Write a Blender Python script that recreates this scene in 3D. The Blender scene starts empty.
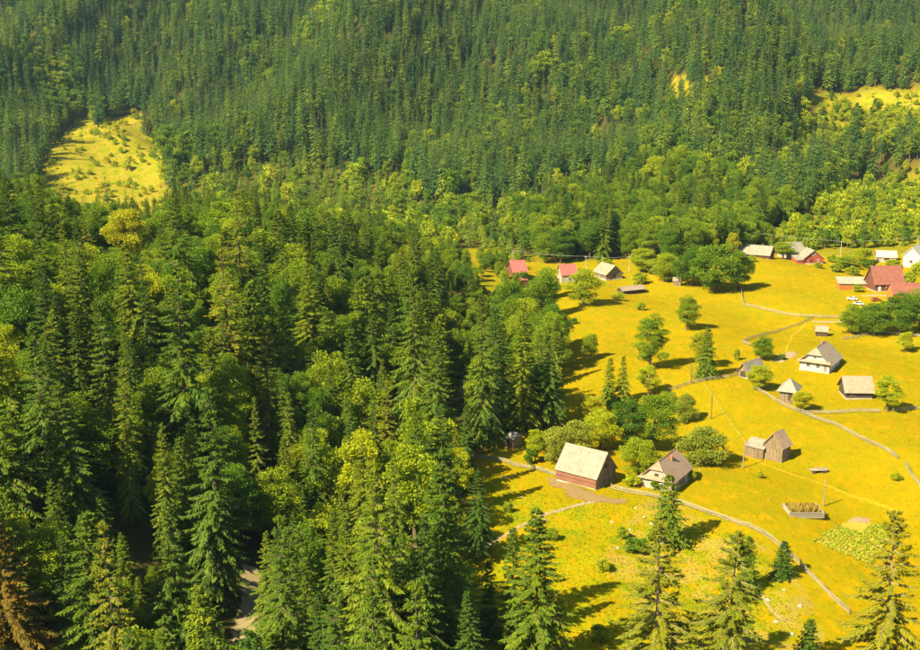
import bpy, math, random
import numpy as np
from math import radians as R
SC = bpy.context.scene
C = SC.collection
rng = np.random.default_rng(7)
random.seed(7)

# ------------------------------------------------------------------ camera, sky, sun, exposure
CAM_H, PITCH, F = 95.0, R(13.0), 1100.0          # F is the focal length in pixels of a 920 px wide picture
cam = bpy.data.cameras.new('camera'); cam.sensor_width = 36; cam.lens = 36 * F / 920
cam.clip_start = 1; cam.clip_end = 6000
co = bpy.data.objects.new('camera', cam); C.objects.link(co)
co.location = (0, 0, CAM_H); co.rotation_euler = (R(90) - PITCH, 0, 0)
SC.camera = co
SUN_EL = R(41); SUN_DIR = np.array([-0.78, -0.62])           # horizontal direction towards the sun
SUN_DIR = SUN_DIR / np.linalg.norm(SUN_DIR)
w = bpy.data.worlds.new('World'); SC.world = w; w.use_nodes = True
nt = w.node_tree; nt.nodes.clear()
sky = nt.nodes.new('ShaderNodeTexSky'); sky.sky_type = 'NISHITA'; sky.sun_disc = False
sky.sun_elevation = SUN_EL; sky.sun_rotation = math.atan2(SUN_DIR[0], SUN_DIR[1])
sky.altitude = 700; sky.air_density = 1.0; sky.dust_density = 1.2
bg = nt.nodes.new('ShaderNodeBackground'); bg.inputs[1].default_value = 0.062
wo = nt.nodes.new('ShaderNodeOutputWorld')
nt.links.new(sky.outputs[0], bg.inputs[0]); nt.links.new(bg.outputs[0], wo.inputs[0])
sl = bpy.data.lights.new('sun', 'SUN'); sl.energy = 5.0; sl.angle = R(0.5); sl.color = (1.0, 0.87, 0.55)
so = bpy.data.objects.new('sun', sl); C.objects.link(so)
from mathutils import Vector, Matrix
sv = Vector((SUN_DIR[0] * math.cos(SUN_EL), SUN_DIR[1] * math.cos(SUN_EL), math.sin(SUN_EL)))
so.rotation_euler = sv.to_track_quat('Z', 'Y').to_euler(); so.location = (-300, -100, 500)
SC.view_settings.view_transform = 'Standard'; SC.view_settings.look = 'None'
SC.view_settings.exposure = 1.64; SC.view_settings.gamma = 1.0
SC.view_settings.use_curve_mapping = False
SC.render.engine = 'CYCLES'
cy = SC.cycles
cy.max_bounces = 6; cy.diffuse_bounces = 3; cy.glossy_bounces = 1; cy.transmission_bounces = 4
cy.transparent_max_bounces = 4; cy.volume_bounces = 0
cy.use_denoising = True
cy.caustics_reflective = False; cy.caustics_refractive = False

# ------------------------------------------------------------------ terrain
def sm(t):
    t = np.clip(t, 0, 1); return t * t * (3 - 2 * t)
_wr = np.random.default_rng(3)
_waves = [(l, a, _wr.uniform(0, 6.28), _wr.uniform(0, 6.28)) for l, a in
          [(130, 1.2), (90, .8), (63, .55), (41, .3), (23, .14), (15, .09), (9, .05)]]
def gully_x(y):
    return np.interp(y, [0, 100, 179, 329, 518, 700], [-70, -62, -38, 0, 38, 50])
def terrain(x, y):
    x = np.asarray(x, float); y = np.asarray(y, float)
    d = gully_x(y) - x                                        # metres left of the gully
    dl = np.maximum(d - 6, 0)
    hill = (35 * (1 - np.exp(-(dl / 72) ** 1.5)) + .04 * dl) * np.interp(y, [90, 180, 270], [.5, .72, 1]) * (1 - sm((y - 410) / 170))
    gul = -5 * np.exp(-(d / 16) ** 2) * (1 - sm((y - 420) / 150))
    y0 = np.interp(x, [-900, -100, 80, 320, 700], [840, 820, 780, 610, 560])
    s = np.interp(x, [-200, 60, 320], [.31, .29, .20])
    k = 45.0
    up = k * np.log1p(np.exp(np.clip((y - y0) / k, -30, 30))); up = np.where((y - y0) / k > 29, y - y0, up)
    m = s * up
    m = np.where(m > 330, 330 + (m - 330) * .3, m)
    on = sm((y - y0) / 260)
    q = (x * .82 - y * .40)                                   # gullies climb to the upper right
    rid = 13 * np.sin(q / 47 + .9 * np.sin(y / 170)) + 7 * np.sin((x * .9 - y * .2) / 26 + 1.3) + 11 * np.sin(y / 88 + x / 210)
    z = hill + gul + m + 2.2 * on * rid
    far = 1 + 2.0 * sm((y - 600) / 400)
    for l, a, p1, p2 in _waves:
        th = p1
        z = z + a * far * np.sin((x * np.cos(th) + y * np.sin(th)) * 6.283 / l + p2)
    return z
cp, sp = math.cos(PITCH), math.sin(PITCH)
def project(x, y, z):
    dz = np.asarray(z) - CAM_H
    depth = y * cp - dz * sp
    upc = y * sp + dz * cp
    dd = np.maximum(depth, 1e-3)
    return 460 + F * np.asarray(x) / dd, 325 - F * upc / dd, depth
_T = np.concatenate([np.arange(60, 700, 1.0), np.arange(700, 2600, 4.0)])
def hit(u, v):
    dx, uy = (u - 460) / F, -(v - 325) / F
    d = np.array([dx, cp + uy * sp, -sp + uy * cp])
    P = d[None] * _T[:, None]
    g = P[:, 2] + CAM_H - terrain(P[:, 0], P[:, 1])
    i = int(np.argmax(g < 0))
    if i == 0: i = len(_T) - 1
    f = g[i - 1] / (g[i - 1] - g[i]); t = _T[i - 1] + f * (_T[i] - _T[i - 1])
    x, y = d[0] * t, d[1] * t
    return np.array([x, y, float(terrain(x, y))])
def px_height(p, vtop):
    """height in metres of a vertical that stands at p and reaches picture row vtop"""
    uy = -(vtop - 325) / F
    # ray slope at the same plan distance
    t = p[1] / (cp + uy * sp)
    return CAM_H + t * (-sp + uy * cp) - p[2]
def px_metres(p):
    return float(project(p[0], p[1], p[2])[2]) / F

# ------------------------------------------------------------------ zones, as outlines on the ground
def inside(u, v, poly):
    u = np.asarray(u); v = np.asarray(v); r = np.zeros(u.shape, bool); n = len(poly)
    for i in range(n):
        x1, y1 = poly[i]; x2, y2 = poly[(i + 1) % n]
        c = ((y1 > v) != (y2 > v)) & (u < (x2 - x1) * (v - y1) / ((y2 - y1) + 1e-9) + x1)
        r ^= c
    return r
EDGE_V = [240, 262, 300, 350, 400, 428, 436, 455, 520, 600, 700, 900]
EDGE_U = [500, 512, 545, 556, 560, 550, 500, 472, 462, 452, 440, 430]
TOP_U = [480, 520, 560, 620, 680, 735, 800, 860, 920, 1060]
TOP_V = [262, 262, 264, 258, 268, 256, 254, 257, 255, 252]
P_CLEAR = [(36, 168), (50, 140), (70, 128), (108, 120), (143, 114), (166, 146), (170, 180), (172, 240), (40, 240)]
P_CLEAR2 = [(800, 98), (846, 91), (930, 88), (1060, 84), (1060, 114), (930, 118), (870, 110), (840, 104), (812, 107)]
P_YOUNG2 = [(812, 107), (840, 104), (870, 110), (930, 118), (1060, 114), (1060, 136), (930, 142), (850, 150), (790, 182), (752, 196), (772, 160)]
P_CLEAR3 = [(655, 100), (672, 87), (700, 77), (728, 70), (730, 80), (700, 91), (668, 106)]
P_YOUNG = [(742, 266), (790, 222), (845, 190), (930, 166), (1060, 150), (1060, 262), (920, 264)]
P_BROAD = [(530, 262), (520, 235), (552, 214), (590, 196), (640, 168), (700, 172), (752, 196), (775, 218), (800, 226), (742, 264), (600, 266)]
P_PLANT = [(150, 205), (200, 178), (290, 160), (330, 170), (400, 178), (432, 206), (545, 206), (545, 262), (480, 264), (430, 262), (150, 262)]
FOREST, MEADOW, MOUNT, CLEAR, CLEAR2, YOUNG, BROAD, PLANT = range(8)
def zone(x, y, z=None):
    x = np.asarray(x, float); y = np.asarray(y, float)
    if z is None: z = terrain(x, y)
    u, v, _ = project(x, y, z)
    wob = np.where(y > 600, 1.0, 0.0)
    u0, v0 = u, v
    u = u + wob * (6 * np.sin(x / 9.5 + y / 23) + 5 * np.sin(x / 5.1 - y / 13 + 2)); v = v + wob * (3.5 * np.sin(x / 7.3 + 1.1) + 2.5 * np.sin(x / 3.9 + y / 17))
    eu = np.interp(v, EDGE_V, EDGE_U)
    zn = np.full(x.shape, MOUNT)
    far = y > 600
    zn[inside(u, v, P_PLANT) & (y > 560)] = PLANT
    zn[inside(u, v, P_BROAD)] = BROAD
    zn[inside(u, v, P_YOUNG)] = YOUNG
    zn[inside(u, v, P_YOUNG2) & (y > 600)] = YOUNG
    zn[inside(u, v, P_CLEAR) & far] = CLEAR
    zn[inside(u, v, P_CLEAR2) & far] = CLEAR2
    zn[inside(u, v, P_CLEAR3) & far] = CLEAR
    near = (y < 600) & (v > 150)
    zn[near & (u < eu)] = FOREST
    zn[near & (u >= eu) & (v > np.interp(u, TOP_U, TOP_V))] = MEADOW
    return zn

# ------------------------------------------------------------------ materials
def mat(name):
    m = bpy.data.materials.new(name); m.use_nodes = True
    n = m.node_tree; n.nodes.clear()
    out = n.nodes.new('ShaderNodeOutputMaterial')
    return m, n, out
def N(n, t, **kw):
    x = n.nodes.new(t)
    for k, v in kw.items():
        if k.startswith('i_'):
            x.inputs[int(k[2:]) if k[2:].isdigit() else k[2:]].default_value = v
        else: setattr(x, k, v)
    return x
def ramp(n, fac, stops):
    r = n.nodes.new('ShaderNodeValToRGB'); e = r.color_ramp.elements
    while len(e) > len(stops): e.remove(e[-1])
    while len(e) < len(stops): e.new(0.5)
    for q, (p, c) in zip(e, stops): q.position = p; q.color = (*c, 1)
    n.links.new(fac, r.inputs[0]); return r.outputs[0]
def mixc(n, fac, a, b, mode='MIX'):
    x = n.nodes.new('ShaderNodeMix'); x.data_type = 'RGBA'; x.blend_type = mode
    for s, val in ((0, fac), (6, a), (7, b)):
        if isinstance(val, (int, float)): x.inputs[s].default_value = val
        elif isinstance(val, tuple): x.inputs[s].default_value = (*val, 1)
        else: n.links.new(val, x.inputs[s])
    return x.outputs[2]
def noise(n, scale, detail=3, vec=None, rough=.55):
    x = n.nodes.new('ShaderNodeTexNoise'); x.inputs['Scale'].default_value = scale
    x.inputs['Detail'].default_value = detail; x.inputs['Roughness'].default_value = rough
    if vec is not None: n.links.new(vec, x.inputs['Vector'])
    return x.outputs[0]

def foliage(name, stops, trans=.35, tcol=(1.25, 1.25, .5)):
    m, n, out = mat(name)
    oi = N(n, 'ShaderNodeObjectInfo')
    at = N(n, 'ShaderNodeAttribute', attribute_name='v')
    a = N(n, 'ShaderNodeMath', operation='MULTIPLY_ADD', i_1=.42)
    n.links.new(at.outputs['Fac'], a.inputs[0])
    b = N(n, 'ShaderNodeMath', operation='MULTIPLY', i_1=.58); n.links.new(oi.outputs['Random'], b.inputs[0])
    n.links.new(b.outputs[0], a.inputs[2])
    col = ramp(n, a.outputs[0], stops)
    d = N(n, 'ShaderNodeBsdfDiffuse'); n.links.new(col, d.inputs[0])
    t = N(n, 'ShaderNodeBsdfTranslucent')
    n.links.new(mixc(n, 1.0, col, tcol, 'MULTIPLY'), t.inputs[0])
    mx = N(n, 'ShaderNodeMixShader', i_0=trans)
    n.links.new(d.outputs[0], mx.inputs[1]); n.links.new(t.outputs[0], mx.inputs[2])
    g = N(n, 'ShaderNodeBsdfGlossy'); g.inputs['Roughness'].default_value = .55
    mx2 = N(n, 'ShaderNodeMixShader', i_0=.015)
    n.links.new(mx.outputs[0], mx2.inputs[1]); n.links.new(g.outputs[0], mx2.inputs[2])
    n.links.new(mx2.outputs[0], out.inputs[0])
    return m
M = {}
M['needle'] = foliage('spruce_needles', [(0, (.040, .092, .014)), (.35, (.078, .145, .012)), (.7, (.150, .205, .009)), (1, (.26, .28, .007))], .34)
M['needle_far'] = foliage('far_spruce_needles', [(0, (.016, .056, .024)), (.3, (.036, .092, .022)), (.6, (.085, .150, .016)), (.85, (.16, .21, .012)), (1, (.25, .27, .010))], .32)  # cooler, darker low end: bluish shade of the far slope put into colour
M['needle_olive'] = foliage('spruce_needles_olive', [(0, (.125, .16, .012)), (.5, (.20, .215, .012)), (1, (.31, .27, .014))], .36)
M['needle_brown'] = foliage('spruce_needles_brown', [(0, (.07, .085, .010)), (.35, (.17, .11, .012)), (.7, (.28, .15, .012)), (1, (.36, .19, .014))], .30)
M['needle_young'] = foliage('young_spruce_needles', [(0, (.075, .15, .016)), (.5, (.14, .22, .012)), (1, (.23, .29, .010))], .38)
M['leaf'] = foliage('broad_leaves', [(0, (.046, .118, .008)), (.35, (.105, .195, .006)), (.7, (.20, .275, .005)), (1, (.32, .36, .004))], .46)
M['leaf_bright'] = foliage('bright_broad_leaves', [(0, (.17, .25, .005)), (.5, (.29, .345, .004)), (1, (.44, .44, .003))], .46)
M['leaf_pale'] = foliage('pale_broad_leaves', [(0, (.19, .23, .016)), (.6, (.28, .31, .026)), (.85, (.40, .41, .08)), (1, (.54, .53, .2))], .40)
M['leaf_yellow'] = foliage('yellow_broad_leaves', [(0, (.27, .29, .005)), (.5, (.38, .37, .004)), (1, (.50, .44, .005))], .46)

def simple(name, c1, c2, scale=3.0, rough=.85, bump=.0, vamp=.25, stretch=None, metal=0):
    """c1..c2 mottled by noise, each board or sheet a little different through the face attribute v"""
    m, n, out = mat(name)
    tc = N(n, 'ShaderNodeTexCoord'); vec = tc.outputs['Object']
    if stretch:
        mp = N(n, 'ShaderNodeMapping'); mp.inputs['Scale'].default_value = stretch; n.links.new(vec, mp.inputs[0]); vec = mp.outputs[0]
    no = noise(n, scale, 4, vec)
    col = mixc(n, no, c1, c2)
    at = N(n, 'ShaderNodeAttribute', attribute_name='v')
    mr = N(n, 'ShaderNodeMapRange'); mr.inputs[3].default_value = 1 - vamp; mr.inputs[4].default_value = 1 + vamp
    n.links.new(at.outputs['Fac'], mr.inputs[0])
    col = mixc(n, 1.0, col, mr.outputs[0], 'MULTIPLY')
    st = noise(n, .8, 6, tc.outputs['Object'], .7)
    col = mixc(n, mixf(n, st, .48, .72, .6), col, tuple(x * .55 for x in c1))
    p = N(n, 'ShaderNodeBsdfPrincipled'); p.inputs['Roughness'].default_value = rough; p.inputs['Specular IOR Level'].default_value = .25
    p.inputs['Metallic'].default_value = metal
    n.links.new(col, p.inputs['Base Color'])
    if bump:
        b = N(n, 'ShaderNodeBump'); b.inputs['Strength'].default_value = bump; b.inputs['Distance'].default_value = .05
        n.links.new(no, b.inputs['Height']); n.links.new(b.outputs[0], p.inputs['Normal'])
    n.links.new(p.outputs[0], out.inputs[0])
    return m
def mixf(n, fac, lo, hi, amp):
    mr = N(n, 'ShaderNodeMapRange'); mr.inputs[1].default_value = lo; mr.inputs[2].default_value = hi
    mr.inputs[3].default_value = 0; mr.inputs[4].default_value = amp
    n.links.new(fac, mr.inputs[0]); return mr.outputs[0]
M['bark'] = simple('bark', (0.074, 0.0518, 0.0333), (0.148, 0.1073, 0.0666), 6, .95, .4, stretch=(1, 1, .2))
M['bark_pale'] = simple('weathered_bark', (0.1776, 0.1332, 0.0814), (0.2812, 0.2146, 0.1332), 6, .95, .4, stretch=(1, 1, .2))
M['roof_pale'] = simple('pale_roof_sheet', (.205, .185, .145), (.265, .24, .19), 2.2, .85, .1, .07)
M['roof_tan'] = simple('tan_roof_sheet', (0.251, 0.171, 0.113), (0.301, 0.213, 0.146), 2.0, .85, .1, .08)
M['roof_grey'] = simple('grey_roof_sheet', (0.226, 0.180, 0.125), (0.293, 0.238, 0.171), 2.0, .85, .1, .10)
M['roof_red'] = simple('red_roof_sheet', (.34, .085, .075), (.40, .115, .10), 2.0, .6, .05, .06)
M['roof_maroon'] = simple('maroon_roof_sheet', (0.193, 0.068, 0.048), (0.232, 0.087, 0.061), 2.0, .65, .05, .06)
M['roof_mint'] = simple('pale_green_roof_sheet', (0.245, 0.251, 0.180), (0.283, 0.283, 0.212), 2.0, .7, .05, .08)
M['roof_white'] = simple('white_roof_sheet', (0.361, 0.335, 0.277), (0.399, 0.373, 0.309), 2.0, .6, .05, .04)
M['wood'] = simple('grey_boards', (0.1554, 0.111, 0.0666), (0.2442, 0.185, 0.1147), 5, .9, .3, .28, (4, 4, .4))
M['wood_dark'] = simple('dark_boards', (0.0518, 0.037, 0.0259), (0.0962, 0.0703, 0.0444), 5, .9, .3, .3, (4, 4, .4))
M['wood_red'] = simple('red_boards', (.15, .066, .04), (.22, .10, .06), 4, .85, .2, .22, (1, 1, 3))
M['wood_rust'] = simple('rust_red_boards', (0.3108, 0.0629, 0.037), (0.37, 0.0888, 0.0518), 4, .85, .2, .12, (4, 4, .4))
M['wood_orange'] = simple('orange_boards', (0.407, 0.1332, 0.0222), (0.4588, 0.1776, 0.037), 4, .85, .2, .1)
M['wood_brown'] = simple('brown_boards', (0.1184, 0.0444, 0.0296), (0.1628, 0.0666, 0.0444), 4, .85, .2, .15)
M['rail'] = simple('pale_fence_boards', (.21, .18, .125), (.31, .27, .20), 3, .9, .2, .3)
M['plaster'] = simple('white_plaster', (0.425, 0.406, 0.354), (0.476, 0.457, 0.399), 1.6, .9, .1, .02)
M['plaster_dirty'] = simple('greying_plaster', (0.245, 0.219, 0.174), (0.373, 0.341, 0.277), 1.6, .9, .1, .02)
M['plaster_tan'] = simple('tan_plaster', (0.270, 0.238, 0.167), (0.335, 0.303, 0.219), 1.4, .9, .1, .02)
M['stone'] = simple('field_stone', (0.2516, 0.2294, 0.1924), (0.3404, 0.3182, 0.2664), 3, .95, .4, .1)
M['conc'] = simple('concrete', (0.3108, 0.2886, 0.2442), (0.3848, 0.3552, 0.3034), 3, .9, .1, .1)
M['trim'] = simple('white_trim', (0.4884, 0.4662, 0.4144), (0.5328, 0.5106, 0.4588), 3, .6, 0, .02)
M['brick'] = simple('chimney_brick', (0.3108, 0.1036, 0.0592), (0.3848, 0.148, 0.0814), 8, .9, .1, .1)
M['cable'] = simple('cable', (0.222, 0.2146, 0.1924), (0.2664, 0.2516, 0.222), 3, .6, 0, 0)
M['soil'] = simple('tilled_soil', (0.2664, 0.1776, 0.0888), (0.3404, 0.2368, 0.1258), 1.2, 1, .4, 0)
M['track'] = simple('dirt_track', (0.2812, 0.2072, 0.111), (0.3848, 0.3034, 0.1776), .5, 1, .3, 0)
M['track_rose'] = simple('trodden_clay', (0.2812, 0.1554, 0.0666), (0.3552, 0.2146, 0.074), .6, 1, .3, 0)
M['hay'] = simple('dry_weeds', (0.1924, 0.1332, 0.0222), (0.3108, 0.222, 0.0296), 4, 1, .3, .3)
M['rubber'] = simple('tyre_rubber', (.02, .02, .02), (.035, .035, .035), 5, .8, 0, 0)
def gloss(name, c, rough=.25):
    m, n, out = mat(name)
    p = N(n, 'ShaderNodeBsdfPrincipled'); p.inputs['Base Color'].default_value = (*c, 1); p.inputs['Roughness'].default_value = rough
    no = noise(n, 3, 2); b = N(n, 'ShaderNodeBump'); b.inputs['Strength'].default_value = .03
    n.links.new(no, b.inputs['Height']); n.links.new(b.outputs[0], p.inputs['Normal'])
    n.links.new(p.outputs[0], out.inputs[0]); return m
M['glass'] = gloss('window_glass', (.03, .035, .04), .12)
M['car_white'] = gloss('white_car_paint', (0.5328, 0.5328, 0.518))
M['car_red'] = gloss('red_car_paint', (0.333, 0.0666, 0.037))
M['car_silver'] = gloss('silver_car_paint', (0.37, 0.37, 0.3552))
M['tarp_red'] = simple('red_tarpaulin', (0.407, 0.0962, 0.0444), (0.4588, 0.148, 0.074), 3, .6, .1, .05)

def ragged(name, c1, c2):
    m, n, out = mat(name); tc = N(n, 'ShaderNodeTexCoord'); no = noise(n, .9, 5, tc.outputs['Object'], .65)
    d = N(n, 'ShaderNodeBsdfDiffuse'); n.links.new(mixc(n, no, c1, c2), d.inputs[0]); t = N(n, 'ShaderNodeBsdfTransparent')
    e = N(n, 'ShaderNodeAttribute', attribute_name='edge'); a = N(n, 'ShaderNodeMath', operation='MULTIPLY_ADD', i_1=.8); n.links.new(e.outputs['Fac'], a.inputs[0]); n.links.new(no, a.inputs[2])
    mr = N(n, 'ShaderNodeMapRange'); mr.inputs[1].default_value = .62; mr.inputs[2].default_value = .80; n.links.new(a.outputs[0], mr.inputs[0])
    mx = N(n, 'ShaderNodeMixShader'); n.links.new(mr.outputs[0], mx.inputs[0]); n.links.new(t.outputs[0], mx.inputs[1]); n.links.new(d.outputs[0], mx.inputs[2]); n.links.new(mx.outputs[0], out.inputs[0]); return m
M['track'] = ragged('dirt_track', (.24, .18, .09), (.34, .27, .15)); M['track_rose'] = ragged('trodden_clay', (.19, .125, .055), (.26, .18, .075))
# ground material
m, n, out = mat('ground'); M['ground'] = m
tc = N(n, 'ShaderNodeTexCoord'); ob = tc.outputs['Object']
za = N(n, 'ShaderNodeAttribute', attribute_name='zone_mix')            # r forest floor, g green weeds, b bare
sx = N(n, 'ShaderNodeSeparateColor'); n.links.new(za.outputs['Color'], sx.inputs[0])
n1 = noise(n, .022, 5, ob, .6); n2 = noise(n, .16, 5, ob, .65); n3 = noise(n, 1.3, 4, ob, .6)
gold = ramp(n, n1, [(.28, (.25, .182, .0015)), (.40, (.335, .208, .0015)), (.5, (.265, .192, .0015)), (.6, (.36, .206, .0012)), (.72, (.275, .186, .002))])
mp_ = N(n, 'ShaderNodeMapping'); mp_.inputs['Scale'].default_value = (1, .35, 1); mp_.inputs['Rotation'].default_value = (0, 0, .35); n.links.new(ob, mp_.inputs[0])
n4 = noise(n, .42, 5, mp_.outputs[0], .7)
gold = mixc(n, mixf(n, n2, .42, .60, .8), gold, (.205, .160, .0015))
gold = mixc(n, mixf(n, n4, .52, .68, .65), gold, (.19, .155, .002))
gold = mixc(n, mixf(n, n4, .46, .34, .6), gold, (.40, .235, .003))
gold = mixc(n, mixf(n, n3, .5, .72, .40), gold, (.20, .16, .003))
grn = ramp(n, n2, [(.3, (.10, .145, .003)), (.45, (.17, .195, .003)), (.56, (.29, .24, .002)), (.66, (.15, .18, .003)), (.8, (.11, .15, .003))])
gmask = N(n, 'ShaderNodeMath', operation='MULTIPLY'); n.links.new(sx.outputs[1], gmask.inputs[0])
n.links.new(mixf(n, n4, .38, .56, .95), gmask.inputs[1])
gold = mixc(n, gmask.outputs[0], gold, grn)
bare = mixc(n, n3, (0.2664, 0.1776, 0.0444), (0.3404, 0.2442, 0.0962))
bm_ = N(n, 'ShaderNodeMath', operation='MULTIPLY'); n.links.new(sx.outputs[2], bm_.inputs[0]); n.links.new(mixf(n, n2, .45, .6, 1), bm_.inputs[1])
gold = mixc(n, bm_.outputs[0], gold, bare)
flo = mixc(n, n2, (0.0407, 0.037, 0.01332), (0.074, 0.0629, 0.0148))
flo = mixc(n, mixf(n, n3, .5, .7, .6), flo, (0.0444, 0.0629, 0.00888))
col = mixc(n, sx.outputs[0], gold, flo)
p = N(n, 'ShaderNodeBsdfPrincipled'); p.inputs['Roughness'].default_value = .95; p.inputs['Specular IOR Level'].default_value = .0
n.links.new(col, p.inputs['Base Color'])
b = N(n, 'ShaderNodeBump'); b.inputs['Strength'].default_value = .6; b.inputs['Distance'].default_value = .35
n.links.new(n3, b.inputs['Height']); n.links.new(b.outputs[0], p.inputs['Normal'])
n.links.new(p.outputs[0], out.inputs[0])
# grass tufts
m, n, out = mat('meadow_grass'); M['grass'] = m
at = N(n, 'ShaderNodeAttribute', attribute_name='v')
col = ramp(n, at.outputs['Fac'], [(0, (.16, .15, .003)), (.35, (.245, .18, .002)), (.75, (.335, .208, .0015)), (1, (.40, .25, .005))])
d = N(n, 'ShaderNodeBsdfDiffuse'); n.links.new(col, d.inputs[0])
t = N(n, 'ShaderNodeBsdfTranslucent'); n.links.new(col, t.inputs[0])
mx = N(n, 'ShaderNodeMixShader', i_0=.5); n.links.new(d.outputs[0], mx.inputs[1]); n.links.new(t.outputs[0], mx.inputs[2])
n.links.new(mx.outputs[0], out.inputs[0])

# ------------------------------------------------------------------ mesh helpers
def mesh_np(name, V, Fq, mats, v=None, mi=None):
    """V (n,3), Fq (m,4) quads"""
    me = bpy.data.meshes.new(name); V = np.asarray(V, np.float32); Fq = np.asarray(Fq, np.int32)
    k = Fq.shape[1]
    me.vertices.add(len(V)); me.vertices.foreach_set('co', V.ravel())
    me.loops.add(Fq.size); me.loops.foreach_set('vertex_index', Fq.ravel())
    me.polygons.add(len(Fq)); me.polygons.foreach_set('loop_start', np.arange(0, Fq.size, k, dtype=np.int32))
    if mi is not None: me.polygons.foreach_set('material_index', np.asarray(mi, np.int32))
    if v is not None:
        a = me.attributes.new('v', 'FLOAT', 'FACE'); a.data.foreach_set('value', np.asarray(v, np.float32))
    for q in mats: me.materials.append(q)
    me.update(calc_edges=True); me.validate()
    return me
class MB:
    def __init__(s): s.V = []; s.F = []; s.v = []
    def face(s, idx, v): s.F.append(idx); s.v.append(v)
    def hexa(s, b, t, v=None):
        """b, t: matching lists of bottom and top points"""
        v = random.random() if v is None else v
        o = len(s.V); k = len(b); s.V += [tuple(p) for p in b] + [tuple(p) for p in t]
        s.face([o + i for i in reversed(range(k))], v); s.face([o + k + i for i in range(k)], v)
        for i in range(k):
            j = (i + 1) % k; s.face([o + i, o + j, o + k + j, o + k + i], v)
    def box(s, x0, x1, y0, y1, z0, z1, v=None):
        s.hexa([(x0, y0, z0), (x1, y0, z0), (x1, y1, z0), (x0, y1, z0)], [(x0, y0, z1), (x1, y0, z1), (x1, y1, z1), (x0, y1, z1)], v)
    def slab(s, pts, th, v=None):
        P = [Vector(p) for p in pts]; nn = Vector((0, 0, 0))
        for i in range(len(P)): nn += P[i].cross(P[(i + 1) % len(P)])
        nn.normalize()
        if nn.z < 0: P.reverse(); nn = -nn
        s.hexa([p - nn * th for p in P], P, v)
    def tube(s, pts, rads, k=6, v=None, cap=True):
        v = random.random() if v is None else v
        P = [Vector(p) for p in pts]; o = len(s.V)
        for i, p in enumerate(P):
            t = (P[min(i + 1, len(P) - 1)] - P[max(i - 1, 0)]).normalized()
            a = t.cross(Vector((0, 0, 1)) if abs(t.z) < .9 else Vector((1, 0, 0))).normalized(); c = t.cross(a)
            for j in range(k):
                q = p + (a * math.cos(6.2832 * j / k) + c * math.sin(6.2832 * j / k)) * rads[i]; s.V.append(tuple(q))
        for i in range(len(P) - 1):
            for j in range(k):
                s.face([o + i * k + j, o + i * k + (j + 1) % k, o + (i + 1) * k + (j + 1) % k, o + (i + 1) * k + j], v)
        if cap:
            s.face([o + j for j in reversed(range(k))], v); s.face([o + (len(P) - 1) * k + j for j in range(k)], v)
    def mesh(s, name, material):
        me = bpy.data.meshes.new(name); me.from_pydata(s.V, [], s.F)
        a = me.attributes.new('v', 'FLOAT', 'FACE'); a.data.foreach_set('value', np.array(s.v, np.float32))
        me.materials.append(material); me.update(); return me
    def build(s, name, material, parent=None): return link(name, s.mesh(name, material), parent)
def link(name, me, parent=None, loc=None):
    o = bpy.data.objects.new(name, me); C.objects.link(o)
    if parent: o.parent = parent
    if loc is not None: o.location = loc
    return o
def tag(o, label=None, cat=None, group=None, kind=None):
    if label: o['label'] = label
    if cat: o['category'] = cat
    if group: o['group'] = group
    if kind: o['kind'] = kind
    return o
def empty(name, loc, rz=0):
    o = bpy.data.objects.new(name, None); C.objects.link(o); o.location = loc; o.rotation_euler = (0, 0, rz)
    o.empty_display_size = .5; return o

# ------------------------------------------------------------------ ground
def axis(*segs):
    out = []
    for a, b_, st in segs: out.append(np.arange(a, b_, st))
    return np.concatenate(out)
gx = axis((-1500, -500, 40), (-500, -200, 10), (-200, 300, 1.7), (300, 600, 10), (600, 1521, 40))
gy = axis((30, 130, 6), (130, 640, 1.9), (640, 1500, 7), (1500, 2300, 40))
X, Y = np.meshgrid(gx, gy); Z = terrain(X, Y)
nx, ny = len(gx), len(gy)
idx = np.arange(nx * ny).reshape(ny, nx)
Fq = np.stack([idx[:-1, :-1], idx[:-1, 1:], idx[1:, 1:], idx[1:, :-1]], -1).reshape(-1, 4)
gme = mesh_np('ground', np.stack([X, Y, Z], -1).reshape(-1, 3), Fq, [M['ground']])
zn = zone(X.ravel(), Y.ravel(), Z.ravel())
U_, V_, _ = project(X.ravel(), Y.ravel(), Z.ravel())
colr = np.zeros((nx * ny, 4), np.float32); colr[:, 3] = 1
colr[:, 0] = np.isin(zn, [FOREST, MOUNT, BROAD, PLANT]) * 1.0
colr[zn == YOUNG, 0] = .35
colr[zn == PLANT, 0] = .85; colr[zn == PLANT, 1] = 1
lowv = (zn == FOREST) & (U_ > 465) & (V_ < 352); colr[lowv, 0] = .15; colr[lowv, 1] = 1
brd = (zn == BROAD) & (V_ > 248); colr[brd, 0] = .4; colr[brd, 1] = 1
g = colr[:, 0].reshape(ny, nx)
for _ in range(2): g[1:-1, 1:-1] = (g[1:-1, 1:-1] * 2 + g[:-2, 1:-1] + g[2:, 1:-1] + g[1:-1, :-2] + g[1:-1, 2:]) / 6
colr[zn == MEADOW, 1] = .42
GREEN = [(455, 480), (500, 478), (560, 500), (640, 505), (700, 525), (770, 560), (800, 620), (760, 700), (440, 700)]
colr[inside(U_, V_, GREEN) & (zn == MEADOW), 1] = 1.0
colr[np.isin(zn, [CLEAR, CLEAR2, YOUNG]), 1] = 1.6
colr[(zn == MEADOW) & (U_ < 640) & (V_ < 300), 1] = .5
BARE = [(600, 560), (660, 480), (700, 520), (790, 560), (830, 640), (770, 690), (700, 690)]
colr[inside(U_, V_, BARE) & (zn == MEADOW), 2] = .45
colr[(zn == CLEAR) | (zn == CLEAR2), 2] = .3; colr[(zn == CLEAR), 0] = .15
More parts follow.
